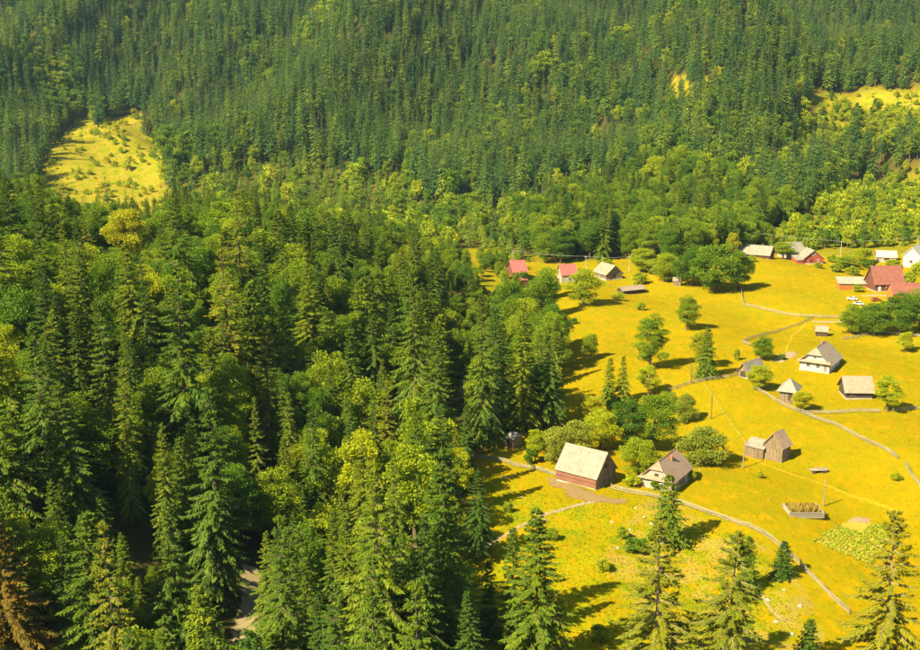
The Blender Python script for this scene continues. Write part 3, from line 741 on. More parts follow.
choose((zo == YOUNG) & (rr < .84), ['fu0', 'fb2', 'fb0', 'fb1'], [3, 3, 1.6, 1]); choose((zo == YOUNG) & (rr >= .82), ['fy0'], [1]); hh[zo == YOUNG] = (9.5 + 2.8 * hn)[zo == YOUNG]
cl = (zo == CLEAR) | (zo == CLEAR2); cw_ = np.sin(xs / 6.1 + 1.5 * np.sin(ys / 9)) + np.sin(ys / 7.7 + xs / 13); ok &= ~(cl & (rr > np.where(zo == CLEAR2, .55, .42) + .34 * cw_))
choose(cl & (rr < .07), ['fu0', 'fy0'], [1, .5]); choose(cl & (rr >= .07), ['fu1', 'fu0', 'fy0'], [2, 2, .8]); hh[cl] = (4.2 + 2.2 * hn)[cl]
hh = np.maximum(hh, 2.5)
for q_ in H((248, 632), (250, 618), (251, 604), (252, 590)):
    al_ = (xs - q_[0]) * SUN_DIR[0] + (ys - q_[1]) * SUN_DIR[1]; pe_ = np.abs((xs - q_[0]) * SUN_DIR[1] - (ys - q_[1]) * SUN_DIR[0])
    w_ = (al_ > 0) & (al_ < 45) & (pe_ < 6.5); hh = np.where(w_, np.minimum(hh, np.maximum(al_ * math.tan(SUN_EL) - (zs - q_[2]), 1.5)), hh)
for mx_, my_, mr_ in man: ok &= ~((xs - mx_) ** 2 + (ys - my_) ** 2 < (max(mr_ * .75, 2.0)) ** 2)
sel = np.where(ok)[0]
xs, ys, zs, key, hh, us, vs, dep, zo, d_ = [a_[sel] for a_ in (xs, ys, zs, key, hh, us, vs, dep, zo, d_)]
isspr = np.array([forms[k]['kind'] == 'spruce' for k in key])
fH = np.array([forms[k]['H'] for k in key]); fR = np.array([forms[k]['R'] for k in key])
sc = hh / fH; sxy = sc * np.clip(rng.normal(1.0, .15, len(sc)), .7, 1.45)
rot = rng.uniform(0, 6.283, len(sc))
# which trees show: a coarse picture of tree outlines, near before far
top_u, top_v, _ = project(xs, ys, zs + hh)
BW, BH = 460, 325; buf = np.full((BH, BW), -1, np.int32)
vis = np.zeros(len(xs), int)
for i in np.argsort(dep):
    r_ = fR[i] * sxy[i] * F / dep[i] * .5
    y0_, y1_ = int(max(top_v[i] / 2, 0)), int(min(vs[i] / 2, BH))
    if y1_ <= y0_: continue
    cnt = 0
    for yy in range(y0_, y1_):
        f_ = (yy - top_v[i] / 2) / max(1, (vs[i] - top_v[i]) / 2)
        hw = r_ * (f_ if isspr[i] else min(1, .5 + f_)); cx = (top_u[i] + (us[i] - top_u[i]) * f_) / 2
        x0_, x1_ = int(max(cx - hw, 0)), int(min(cx + hw + 1, BW))
        if x1_ <= x0_: continue
        row = buf[yy, x0_:x1_]; e = row < 0; c_ = int(e.sum())
        if c_: row[e] = i; cnt += c_
    vis[i] = cnt
detail = np.array([not k.startswith('f') for k in key])
single = np.zeros(len(xs), bool)
for spr, lim in ((True, 296 - len(SPR)), (False, 296 - len(BRD))):
    c_ = np.where((isspr == spr) & detail & (vis > 0))[0]; c_ = c_[np.argsort(-vis[c_])][:lim]; single[c_] = True
def forest_label(i):
    spr = isspr[i]; k = 'spruce' if spr else 'leafy tree'
    u, v, tv, tu = us[i], vs[i], top_v[i], top_u[i]; tall = hh[i] > (26 if spr else 18); size = 'tall' if tall else 'small' if hh[i] < (20 if spr else 14) else 'mid-sized'
    if zo[i] == BROAD:
        g_ = 'wood behind the village'
        where = 'in the wood ' + ('behind the two red-roofed houses' if u < 575 else 'behind the grey village house' if u < 650 else 'behind the large round meadow tree' if u < 735 else 'behind the long barn and red cottage')
        if v < 235: where += ', up the hill'
    elif v > 640:
        g_ = 'forest along the bottom edge'
        where = 'cut by the bottom edge, ' + ('close to the orange-brown spruce' if tu < 110 else 'midway between orange-brown spruce and track' if tu < 190 else 'beside the forest track' if tu < 290 else 'left of the big lit spruce' if tu < 350 else 'between the two big lower spruces' if tu < 450 else 'at the meadow border')
    elif d_[i] > -6:
        g_ = 'sunlit gully side'
        where = ('on the sunlit gully side ' + ('above the forest track' if tu < 310 else 'left of the big drooping spruce' if tu < 410 else 'beside the meadow')) if v > 440 else 'along the gully ' + ('below the red-roofed houses' if tu > 500 else 'around the pale bit of track' if v > 350 else 'at its far end')
    elif tu < 150:
        g_ = 'forest on the left slope'
        where = 'on the left slope, ' + ('top row under the clear-cut' if tv < 215 else 'upper part' if tv < 300 else 'middle part' if tv < 400 else 'lower part') + (', touching the picture edge' if tu < 35 else '' if tu < 85 else ', nearer the hollow')
    elif v < 330:
        g_ = 'forest on the ridge'
        where = 'on the ridge line ' + ('right of the bright yellow-green tree' if tu < 230 else 'in its middle' if tu < 340 else 'where it drops to the valley')
    else:
        g_ = 'forest in the hollow'
        where = 'in the dark hollow, ' + ('high up ' if tv < 290 else 'halfway down ' if tv < 390 else 'low down ') + ('under the tall olive-tinged spruce' if tu < 230 else 'in its centre' if tu < 320 else 'near the huge dark spruce')
    hue = {'b3': 'bright green', 'b4': 'slim bright green', 's5': 'olive thin-crowned', 's4': 'narrow dark green', 'b7': 'upright green', 'y0': 'bushy young'}.get(str(key[i]), 'dark green' if spr else 'round green')
    lab = ' '.join(('%s %s %s %s' % (size, hue, k, where)).split()[:16])
    return lab, ('spruces, ' if spr else 'leafy trees, ') + g_
for i in np.where(single)[0]:
    lab, g_ = forest_label(i)
    place_tree(str(key[i]), (xs[i], ys[i], zs[i] - .3), hh[i], fR[i] * sxy[i], rot[i], lab, 'spruce' if isspr[i] else 'tree', g_)

# the rest of the forest, nobody could count it: two objects that set tree forms on points
fcol = bpy.data.collections.new('tree_forms'); order = sorted(forms)
for j, k in enumerate(order):
    o = bpy.data.objects.new('tree_form_%02d' % j, forms[k]['both']); fcol.objects.link(o)
kidx = {k: j for j, k in enumerate(order)}
ng = bpy.data.node_groups.new('scatter_trees', 'GeometryNodeTree')
ng.interface.new_socket('Geometry', in_out='INPUT', socket_type='NodeSocketGeometry')
ng.interface.new_socket('Geometry', in_out='OUTPUT', socket_type='NodeSocketGeometry')
gi = ng.nodes.new('NodeGroupInput'); go = ng.nodes.new('NodeGroupOutput')
ci = ng.nodes.new('GeometryNodeCollectionInfo'); ci.inputs[0].default_value = fcol; ci.inputs[1].default_value = True; ci.inputs[2].default_value = True
ip = ng.nodes.new('GeometryNodeInstanceOnPoints'); ip.inputs['Pick Instance'].default_value = True
def named(nm, ty):
    q = ng.nodes.new('GeometryNodeInputNamedAttribute'); q.data_type = ty; q.inputs[0].default_value = nm; return q.outputs[0]
ng.links.new(gi.outputs[0], ip.inputs['Points']); ng.links.new(ci.outputs[0], ip.inputs['Instance'])
ng.links.new(named('form', 'INT'), ip.inputs['Instance Index'])
er = ng.nodes.new('FunctionNodeEulerToRotation'); ng.links.new(named('turn', 'FLOAT_VECTOR'), er.inputs[0]); ng.links.new(er.outputs[0], ip.inputs['Rotation'])
ng.links.new(named('size', 'FLOAT_VECTOR'), ip.inputs['Scale'])
ng.links.new(ip.outputs[0], go.inputs[0])
def scatter_obj(name, ii, label, cat):
    me = bpy.data.meshes.new(name); me.vertices.add(len(ii))
    me.vertices.foreach_set('co', np.stack([xs[ii], ys[ii], zs[ii] - .3], 1).astype(np.float32).ravel())
    a_ = me.attributes.new('form', 'INT', 'POINT'); a_.data.foreach_set('value', np.array([kidx[str(k)] for k in key[ii]], np.int32))
    a_ = me.attributes.new('turn', 'FLOAT_VECTOR', 'POINT'); tl = rng.normal(0, .02, (len(ii), 2))
    a_.data.foreach_set('vector', np.stack([tl[:, 0], tl[:, 1], rot[ii]], 1).astype(np.float32).ravel())
    a_ = me.attributes.new('size', 'FLOAT_VECTOR', 'POINT'); a_.data.foreach_set('vector', np.stack([sxy[ii], sxy[ii], sc[ii]], 1).astype(np.float32).ravel())
    o = link(name, me); md = o.modifiers.new('scatter', 'NODES'); md.node_group = ng
    return tag(o, label, cat, kind='stuff')
rest = ~single
scatter_obj('spruce_forest', np.where(rest & isspr)[0], 'dark spruce forest covering the mountainside and filling the slopes', 'forest')
scatter_obj('broadleaf_forest', np.where(rest & ~isspr)[0], 'light green leafy woodland and young growth among the spruces', 'woodland')
print('TREES', len(xs), 'single', int(single.sum()), 'spr', int((single & isspr).sum()), 'rest', int(rest.sum()))

# ------------------------------------------------------------------ meadow grass
gxs, gys = grid(-40, 330, 150, 600, 1.05)
gz = zone(gxs, gys); gu, gv, _ = project(gxs, gys, terrain(gxs, gys))
kp = (gz == MEADOW) & (gu < 960) & (gv < 720) & (rng.random(len(gxs)) < np.where(gys < 330, .9, .45))
gxs, gys = gxs[kp], gys[kp]; gu, gv = gu[kp], gv[kp]; kn = len(gxs); gzs = terrain(gxs, gys)
lush = inside(gu, gv, GREEN)
pnv = .45 + .22 * np.sin(gxs / 7 + 2 * np.sin(gys / 11)) + .18 * np.sin(gys / 5 - gxs / 9) + rng.normal(0, .16, kn) - .3 * lush
Bp, Dp, Sp, Lp, Wp, vp = [], [], [], [], [], []
for q in range(2):
    az = rng.uniform(0, 6.28, kn); dv = unit(np.stack([.7 * np.cos(az), .7 * np.sin(az), np.ones(kn)], 1)); sv_ = np.stack([-np.sin(az), np.cos(az), np.zeros(kn)], 1)
    Bp.append(np.stack([gxs + rng.normal(0, .3, kn), gys + rng.normal(0, .3, kn), gzs - .03], 1)); Dp.append(dv); Sp.append(sv_)
    Lp.append(rng.uniform(.10, .26, kn) * (1 + .5 * lush)); Wp.append(rng.uniform(.10, .22, kn)); vp.append(np.clip(pnv, 0, 1))
V = kites(np.concatenate(Bp), np.concatenate(Dp), np.concatenate(Sp), np.concatenate(Lp), np.concatenate(Wp))
tag(link('meadow_grass', mesh_np('meadow_grass', V, np.arange(len(V)).reshape(-1, 4), [M['grass']], np.concatenate(vp))),
    'golden yellow hay grass growing over the meadow', 'grass', kind='stuff')

# ------------------------------------------------------------------ buildings
def wall_boards(mb, p0, p1, zb, prof, bw=.28, th=.08):
    """upright boards from p0 to p1 (plan), outside on the right of the direction; prof(t) gives the top"""
    p0, p1 = np.array(p0), np.array(p1); L = np.linalg.norm(p1 - p0); k = max(1, int(L / bw)); dr = (p1 - p0) / L; no = np.array([dr[1], -dr[0]])
    for i in range(k):
        t0, t1 = i / k + .004, (i + 1) / k - .004; o = random.uniform(0, .03)
        a_, b_ = p0 + dr * L * t0, p0 + dr * L * t1; e = no * (o + .03); bk = -no * th
        h0, h1 = prof(t0), prof(t1)
        mb.hexa([(*(a_ + e), zb), (*(b_ + e), zb), (*(b_ + bk), zb), (*(a_ + bk), zb)], [(*(a_ + e), h0), (*(b_ + e), h1), (*(b_ + bk), h1), (*(a_ + bk), h0)])
def wall_logs(mb, p0, p1, zb, zt, lh=.28):
    p0, p1 = np.array(p0), np.array(p1); L = np.linalg.norm(p1 - p0); dr = (p1 - p0) / L; no = np.array([dr[1], -dr[0]])
    k = max(1, int((zt - zb) / lh)); lh = (zt - zb) / k
    for i in range(k):
        z = zb + (i + .5) * lh
        a_, b_ = p0 - dr * .12, p1 + dr * .12
        o = random.uniform(0, .03)
        V0 = [(*(a_ + no * (x + o)), z + zz) for x, zz in ((.02, -.48 * lh), (.09, -.2 * lh), (.09, .2 * lh), (.02, .48 * lh), (-.1, .48 * lh), (-.1, -.48 * lh))]
        V1 = [(*(b_ + no * (x + o)), z + zz) for x, zz in ((.02, -.48 * lh), (.09, -.2 * lh), (.09, .2 * lh), (.02, .48 * lh), (-.1, .48 * lh), (-.1, -.48 * lh))]
        mb.hexa(V0, V1)
def wall_plain(mb, p0, p1, zb, prof, peak=None, th=.25):
    p0, p1 = np.array(p0), np.array(p1); L = np.linalg.norm(p1 - p0); dr = (p1 - p0) / L; no = np.array([dr[1], -dr[0]])
    ts = [0, 1] if peak is None else [0] + list(peak) + [1]
    out_ = [(*(p0 + dr * L * 0), zb), (*(p0 + dr * L), zb)] + [(*(p0 + dr * L * t), prof(t)) for t in reversed(ts)]
    inn = [(q[0] - no[0] * th, q[1] - no[1] * th, q[2]) for q in out_]
    mb.hexa(inn, out_, .5)
def sheets(mb, a_, b_, c_, d_, su=1.1, sv=1.7, th=.06):
    """roof slope: eave a->b, ridge d->c, covered with single sheets that overlap downwards"""
    a_, b_, c_, d_ = [np.array(q, float) for q in (a_, b_, c_, d_)]
    nn = np.cross(b_ - a_, d_ - a_); nn /= np.linalg.norm(nn)
    if nn[2] < 0: nn = -nn
    nu = max(1, round(np.linalg.norm(b_ - a_) / su)); nv = max(1, round(np.linalg.norm(d_ - a_) / sv))
    mb.slab([a_ - nn * .05, b_ - nn * .05, c_ - nn * .05, d_ - nn * .05], .10, .5)
    P = lambda u, v: (a_ * (1 - u) + b_ * u) * (1 - v) + (d_ * (1 - u) + c_ * u) * v
    for j in range(nv):
        for i in range(nu):
            u0, u1, v0, v1 = i / nu + .001, (i + 1) / nu - .001, j / nv, min(1, (j + 1) / nv + .02)
            o = random.uniform(0, .005)
            q = [P(u0, v0) + nn * (.045 + o), P(u1, v0) + nn * (.045 + o), P(u1, v1) + nn * (.02 + o), P(u0, v1) + nn * (.02 + o)]
            mb.slab(q, .035)
def opening(root, side, t, z, w_, h_, L, W, kind='window', frame='trim', m_=None):
    ang = {'front': 0, 'right': R(90), 'back': R(180), 'left': R(-90)}[side]
    ln = L if side in ('front', 'back') else W; of = W / 2 if side in ('front', 'back') else L / 2
    x = (t - .5) * ln
    rot_ = Matrix.Rotation(ang, 4, 'Z')
    def put(nm, mb, mt, par):
        me = mb.mesh(nm, mt); me.transform(rot_); return link(nm, me, par)
    y = -of - .13
    if kind == 'window':
        f = MB(); fw = .12
        f.box(x - w_ / 2 - fw, x - w_ / 2, y - .06, y + .16, z - fw, z + h_ + fw, .5); f.box(x + w_ / 2, x + w_ / 2 + fw, y - .06, y + .16, z - fw, z + h_ + fw, .5)
        f.box(x - w_ / 2, x + w_ / 2, y - .06, y + .16, z + h_, z + h_ + fw, .5); f.box(x - w_ / 2, x + w_ / 2, y - .10, y + .16, z - fw, z, .5)
        f.box(x - .03, x + .03, y - .04, y + .1, z, z + h_, .5)
        wd = put('window', f, M[frame], root)
        g_ = MB(); g_.box(x - w_ / 2, x - .03, y + .02, y + .1, z, z + h_, .5); put('pane', g_, M['glass'], wd)
        g_ = MB(); g_.box(x + .03, x + w_ / 2, y + .02, y + .1, z, z + h_, .5); put('pane', g_, M['glass'], wd)
    elif kind == 'hole':
        f = MB(); f.box(x - w_ / 2, x + w_ / 2, y + .0, y + .1, z, z + h_, .1); put('opening_panel', f, M[m_ or 'wood_dark'], root)  # hole drawn as a flat panel; the dark inside is put into its colour
    else:
        f = MB(); k = max(2, int(w_ / .25))
        for i in range(k): f.box(x - w_ / 2 + w_ * i / k + .01, x - w_ / 2 + w_ * (i + 1) / k - .01, y - .02 - random.uniform(0, .02), y + .12, z, z + h_)
        dr = put('door', f, M[m_ or 'wood_dark'], root)
        f = MB(); f.box(x + w_ * .32, x + w_ * .38, y - .10, y - .03, z + h_ * .45, z + h_ * .52, .5); put('handle', f, M['cable'], dr)
def frame_of(A, B, Cc):
    a_, b_, c_ = hit(*A), hit(*B), hit(*Cc)
    e = (b_ - a_)[:2]; L = np.linalg.norm(e); e /= L; pn_ = np.array([-e[1], e[0]])
    W = float((c_ - b_)[:2].dot(pn_)); cen = (a_[:2] + b_[:2]) / 2 + pn_ * W / 2
    return cen, L, W, math.atan2(e[1], e[0]), min(a_[2], b_[2])
def building(name, label, A, B, Cc=None, W=None, Lfix=None, cat='shed', wall_h=2.6, ridge_h=6, roof='gable', ridge='x', walls='boards', wmat='wood', rmat='roof_grey',
             gmat=None, oh=.5, holes=(), chimney=None, plinth=True, clip=.35, pent=False, ends=None, group=None):
    if Cc is not None: cen, L, W, rz, zb = frame_of(A, B, Cc)
    else:
        a_, b_ = hit(*A), hit(*B); e = (b_ - a_)[:2]; L = np.linalg.norm(e); e /= L; cen = (a_[:2] + b_[:2]) / 2 + np.array([-e[1], e[0]]) * W / 2; rz = math.atan2(e[1], e[0]); zb = min(a_[2], b_[2])
    W = max(W, 2.0)
    if ridge == 'y': L, W, rz = W, L, rz + R(90)
    corners = [cen + np.array([math.cos(rz) * x - math.sin(rz) * y, math.sin(rz) * x + math.cos(rz) * y]) for x in (-L / 2, L / 2) for y in (-W / 2, W / 2)]
    zt = [float(terrain(*q)) for q in corners]; zb = np.mean(zt)
    dz = min(zt) - zb - .3
    root = empty(name, (cen[0], cen[1], zb), rz); tag(root, label, cat, group)
    x0, x1, y0, y1 = -L / 2, L / 2, -W / 2, W / 2
    slope = (ridge_h - wall_h) / (W / 2)
    flat = lambda t: wall_h
    gab = lambda t: wall_h + (ridge_h - wall_h) * (1 - abs(2 * t - 1)) - .04
    if roof == 'half': gab = lambda t: min(wall_h + (ridge_h - wall_h) * (1 - abs(2 * t - 1)), ridge_h - (ridge_h - wall_h) * clip) - .04
    if roof in ('hip', 'pyramid'): gab = flat
    if roof == 'lean': gab = lambda t: wall_h + (ridge_h - wall_h) * t
    sides = [('f', (x0, y0), (x1, y0), flat), ('r', (x1, y0), (x1, y1), gab), ('b', (x1, y1), (x0, y1), flat), ('l', (x0, y1), (x0, y0), gab)]
    if roof == 'lean':
        sides = [('f', (x0, y0), (x1, y0), flat), ('r', (x1, y0), (x1, y1), gab), ('b', (x1, y1), (x0, y1), lambda t: ridge_h), ('l', (x0, y1), (x0, y0), lambda t: gab(1 - t))]
    zlow = .35 if plinth else dz
    mb = MB(); gb = MB()
    for nm, q0, q1, pf in sides:
        end = nm in 'rl'
        if walls == 'plain': wall_plain(mb, q0, q1, zlow, pf, None if not end or roof in ('hip', 'pyramid', 'lean') else ([.5] if roof != 'half' else [(1 - clip) / 2, 1 - (1 - clip) / 2]))
        elif walls == 'logs' and end and ends: wall_boards(gb, q0, q1, zlow, pf)
        elif walls == 'logs':
            wall_logs(mb, q0, q1, zlow, wall_h)
            if end and roof not in ('hip', 'pyramid'): wall_boards(gb, q0, q1, wall_h, pf)
        else: wall_boards(mb, q0, q1, zlow, pf)
    mb.build('wall', M[wmat], root)
    if gb.V: gb.build('gable', M[gmat or wmat], root)
    # a dark floor and back boards keep daylight from shining through the gaps
    if plinth:
        pb_ = MB(); pb_.box(x0 - .06, x1 + .06, y0 - .06, y1 + .06, dz, .36, .5); pb_.build('plinth', M['conc'], root)
    ez = wall_h - oh * slope
    rb = MB()
    if roof == 'gable':
        sheets(rb, (x0 - oh, y0 - oh, ez), (x1 + oh, y0 - oh, ez), (x1 + oh, 0, ridge_h), (x0 - oh, 0, ridge_h))
        sheets(rb, (x1 + oh, y1 + oh, ez), (x0 - oh, y1 + oh, ez), (x0 - oh, 0, ridge_h), (x1 + oh, 0, ridge_h))
        rf = rb.build('roof', M[rmat], root)
        rc = MB(); rc.slab([(x0 - oh, -.22, ridge_h - .22 * slope + .09), (x1 + oh, -.22, ridge_h - .22 * slope + .09), (x1 + oh, 0, ridge_h + .10), (x0 - oh, 0, ridge_h + .10)], .04, .6)
        rc.slab([(x0 - oh, .22, ridge_h - .22 * slope + .09), (x1 + oh, .22, ridge_h - .22 * slope + .09), (x1 + oh, .0, ridge_h + .10), (x0 - oh, 0, ridge_h + .10)], .04, .6)
        rc.build('ridge_cap', M[rmat], rf)
        if oh > .2:
            for xe in (x0 - oh - .05, x1 + oh + .01):
                bb = MB()
                for s_ in (-1, 1): bb.hexa([(xe, s_ * (W / 2 + oh), ez - .24), (xe + .04, s_ * (W / 2 + oh), ez - .24), (xe + .04, 0, ridge_h - .24), (xe, 0, ridge_h - .24)], [(xe, s_ * (W / 2 + oh), ez + .02), (xe + .04, s_ * (W / 2 + oh), ez + .02), (xe + .04, 0, ridge_h + .02), (xe, 0, ridge_h + .02)], .5)
                bb.build('barge_board', M['wood'] if rmat != 'roof_white' else M['trim'], rf)
    elif roof == 'lean':
        e2 = (ridge_h - wall_h) / W * oh
        sheets(rb, (x0 - oh, y0 - oh, wall_h - e2), (x1 + oh, y0 - oh, wall_h - e2), (x1 + oh, y1 + .1, ridge_h + .1), (x0 - oh, y1 + .1, ridge_h + .1))
        rf = rb.build('roof', M[rmat], root)
    else:
        full = roof in ('hip', 'pyramid')
        zc = (wall_h - oh * slope) if full else ridge_h - (ridge_h - wall_h) * clip
        yc = W / 2 + oh if full else (ridge_h - zc) / slope
        run = (W / 2 if roof == 'hip' else L / 2 - .1) if full else (ridge_h - zc) / slope * .8
        hx = max(.05, L / 2 - run + (oh if not full else 0))
        xe = L / 2 + oh
        for s_ in (-1, 1):
            if full: pts = [(-xe, s_ * yc, zc), (xe, s_ * yc, zc), (hx, 0, ridge_h), (-hx, 0, ridge_h)]
            else: pts = [(-xe, s_ * (W / 2 + oh), ez), (xe, s_ * (W / 2 + oh), ez), (xe, s_ * yc, zc), (hx, 0, ridge_h), (-hx, 0, ridge_h), (-xe, s_ * yc, zc)]
            rb.slab(pts, .12)
            rb.slab([(s_ * xe, -yc, zc), (s_ * xe, yc, zc), (s_ * hx, 0, ridge_h)], .12)
        rf = rb.build('roof', M[rmat], root)
        rc = MB(); rc.tube([(-hx, 0, ridge_h + .02), (hx, 0, ridge_h + .02)], [.12, .12], 6, .6)
        for s_ in (-1, 1):
            for t_ in (-1, 1): rc.tube([(s_ * hx, 0, ridge_h + .02), (s_ * xe, t_ * yc, zc + .02)], [.1, .1], 5, .6)
        rc.build('ridge_cap', M[rmat], rf)
    if pent:
        for s_ in (-1,):
            pe = MB(); xo = s_ * (L / 2 + oh + .35); xi = s_ * L / 2
            pe.slab([(xo, -W / 2 - oh * .9, wall_h - .25), (xo, W / 2 + oh * .9, wall_h - .25), (xi, W / 2 - .3, wall_h + .55), (xi, -W / 2 + .3, wall_h + .55)], .09, .5)
            pe.build('pent_roof', M[rmat], root)
    if chimney:
        cx_, cy_, cw, chh = chimney
        cb = MB(); zr = ridge_h - abs(cy_) * slope; cb.box(cx_ - cw, cx_ + cw, cy_ - cw, cy_ + cw, zr - .8, zr + chh, .5); cb.box(cx_ - cw - .07, cx_ + cw + .07, cy_ - cw - .07, cy_ + cw + .07, zr + chh, zr + chh + .12, .5)
        cb.build('chimney', M['brick'], rf)
    for h_ in holes:
        kd, side, t, z, w_, hg = h_[:6]; opening(root, side, t, z, w_, hg, L, W, kd, m_=(h_[6] if len(h_) > 6 else None))
    return root
building('barn', 'barn with large pale grey roof and red board wall beside the fence', (557, 481), (595.5, 490), (615, 479), cat='barn', wall_h=3.3, ridge_h=8.0, walls='logs',
         wmat='wood_red', gmat='wood', ends='boards', rmat='roof_pale', oh=.5, holes=[('door', 'right', .55, .4, 1.6, 2.1, 'wood'), ('hole', 'right', .5, 4.3, .9, .9)])
building('old_house', 'old house with brown half-hipped roof, chimney and greying white wall behind the dark spruce', (640, 486), (672, 494), (695, 480), cat='house', wall_h=3.1, ridge_h=6.9, roof='half', ridge='y', clip=.45,
         walls='plain', wmat='plaster_dirty', rmat='roof_tan', oh=.5, pent=True, chimney=(.5, -1.0, .3, .9),
         holes=[('window', 'left', .38, 1.1, .9, 1.0), ('window', 'left', .68, 1.1, .9, 1.0), ('hole', 'front', .5, .5, 3.6, 1.6, 'wood'), ('hole', 'left', .5, 3.6, .9, .7)])
sh = building('board_shed', 'tall narrow grey board shed with steep gable roof in the yellow meadow', (763.5, 458.5), (781.5, 463), (787.5, 458), cat='shed', wall_h=4.3, ridge_h=7.4, ridge='y', rmat='roof_tan', oh=.45, plinth=False,
         holes=[('door', 'left', .55, .2, 1.5, 3.0, 'wood')])
building('lean_to_shed', 'low lean-to of grey boards attached to the left of the tall narrow shed', (745.5, 456), (762.5, 459.5), W=3.4, cat='shed', wall_h=3.0, ridge_h=4.2, roof='lean', rmat='roof_pale', oh=.35, plinth=False,
         holes=[('door', 'front', .62, .2, .9, 1.9, 'wood')])
building('white_house', 'white plastered house with grey-brown half-hipped roof and attic gable', (799, 370), (829, 374), (845, 364.5), cat='house', wall_h=3.2, ridge_h=7.5, roof='half', ridge='y', walls='plain', wmat='plaster', rmat='roof_grey', oh=.9, pent=True, clip=.5,
         chimney=(2.2, .3, .35, .8), holes=[('window', 'left', .30, 1.2, 1.0, 1.2), ('window', 'left', .62, 1.2, 1.0, 1.2), ('door', 'left', .86, .4, 1.0, 2.1, 'wood'), ('window', 'left', .5, 4.15, .9, .65), ('window', 'front', .6, 1.2, 1.0, 1.2)])
building('grey_shed', 'small pale-roofed shed half hidden behind the round tree left of the white house', (738, 376), (748, 379.5), (757, 373), cat='shed', wall_h=2.4, ridge_h=5.0, ridge='y', rmat='roof_pale', wmat='wood', oh=.6, holes=[('hole', 'left', .5, .5, 2.0, 1.8)])
building('square_shed', 'square shed of upright boards under a pyramid roof beside the fence', (779, 402), (794, 404), (799, 398.5), cat='shed', wall_h=4.2, ridge_h=6.6, roof='pyramid', rmat='roof_pale', oh=.9, plinth=False, holes=[('hole', 'front', .72, 1.0, 1.2, 2.8)])
building('dark_shed', 'low shed with grey-brown roof and dark front, left of the round tree', (846, 399.5), (872, 399), W=7.5, cat='shed', wall_h=2.6, ridge_h=6.0, rmat='roof_grey', wmat='wood_dark', oh=.7, holes=[('door', 'front', .2, .4, 1.2, 2.0)])
building('grey_hut', 'tiny grey board hut with pale roof at the spruce forest edge', (504.5, 447), (513, 449.5), (519, 446), cat='hut', wall_h=2.8, ridge_h=3.4, roof='lean', rmat='roof_pale', oh=.3, plinth=False, holes=[('door', 'front', .5, .2, .9, 1.9, 'wood_dark')])
building('small_shed', 'little open shed with grey roof next to the red tarpaulin above the white house', (816, 336), (827, 336.5), W=4, cat='shed', wall_h=2.2, ridge_h=3.6, rmat='roof_grey', wmat='wood_dark', oh=.5, plinth=False)
# village along the top of the meadow
building('red_cottage', 'red board cottage with pale gable roof below the wood', (803, 264), (823, 264), W=9, cat='house', wall_h=2.8, ridge_h=7.0, ridge='y', rmat='roof_pale', wmat='wood_rust', oh=.7, holes=[('hole', 'left', .4, .6, 1.4, 1.8), ('window', 'left', .5, 4.2, 1.2, 1.1), ('window', 'left', .75, 1.2, 1.0, 1.0)])
building('red_lean_to', 'low red lean-to with pale roof on the left of the red cottage', (797, 263.5), (803.5, 264.2), W=7, cat='shed', wall_h=1.8, ridge_h=3.2, roof='lean', rmat='roof_pale', wmat='wood_rust', oh=.4, plinth=False)
building('long_barn', 'long low barn with wide pale roof at the wood edge', (739, 256), (769, 259.5), W=10, cat='barn', wall_h=2.4, ridge_h=6.2, rmat='roof_pale', wmat='wood_brown', oh=.6, holes=[('hole', 'front', .75, .5, 4, 1.7)])
building('gabled_house', 'grey gabled house partly behind the little apple tree', (777, 256), (787, 258.5), (794, 255), cat='house', wall_h=3.6, ridge_h=7.6, ridge='y', walls='plain', wmat='plaster_dirty', rmat='roof_pale', oh=.6, holes=[('window', 'left', .5, 4.4, 1.0, 1.0)])
building('maroon_house', 'brown house with big maroon roof in the village', (875, 292), (903, 291), W=10, cat='house', wall_h=4.0, ridge_h=10.5, rmat='roof_maroon', wmat='wood_brown', oh=.7, holes=[('window', 'front', .45, 1.4, 1.6, 1.7), ('window', 'front', .75, 1.4, 1.2, 1.4), ('door', 'front', .15, .4, 1.2, 2.1, 'trim')])
building('orange_house', 'orange house with maroon roof at the right edge', (893, 304), (932, 305), W=8, cat='house', wall_h=4.6, ridge_h=8.2, walls='plain', rmat='roof_maroon', wmat='wood_orange', oh=.6, holes=[('window', 'front', .62, 1.6, 1.8, 1.6), ('window', 'front', .3, 1.6, 1.4, 1.5)])
building('long_lean_to', 'long open lean-to with pale green roof left of the maroon-roofed house', (839, 290), (872, 288), W=6, cat='shed', wall_h=2.4, ridge_h=4.2, roof='lean', rmat='roof_mint', wmat='wood_orange', oh=.5, plinth=False)
building('white_hall', 'white building with whitish roof at the upper right edge', (902, 267), (919, 268), (928, 262), cat='house', wall_h=5.5, ridge_h=9.5, ridge='y', walls='plain', wmat='plaster', rmat='roof_white', oh=.5, holes=[('window', 'left', .5, 1.6, 1.4, 1.4)])
building('white_roof_shed', 'low shed with wide white roof in the gardens behind the maroon-roofed house', (877, 262), (896, 262), W=8, cat='shed', wall_h=2.4, ridge_h=5.0, rmat='roof_white', wmat='plaster_tan', oh=.5, walls='plain', holes=[('hole', 'front', .5, .5, 2.4, 1.6)])
building('red_roof_house', 'leftmost village house with red roof and lower red porch roof', (514, 279), (527, 281), (535, 276), cat='house', wall_h=3.4, ridge_h=7.6, walls='plain', wmat='wood_brown', rmat='roof_red', oh=.6, holes=[('window', 'front', .5, 1.3, 1.2, 1.2), ('hole', 'right', .5, .5, 1.6, 2.0)])
building('porch', 'low porch with red roof in front of the leftmost village house', (519, 285), (527, 286), W=3.4, cat='porch', wall_h=2.2, ridge_h=3.0, roof='lean', walls='boards', wmat='wood_brown', rmat='roof_red', oh=.4, plinth=False)
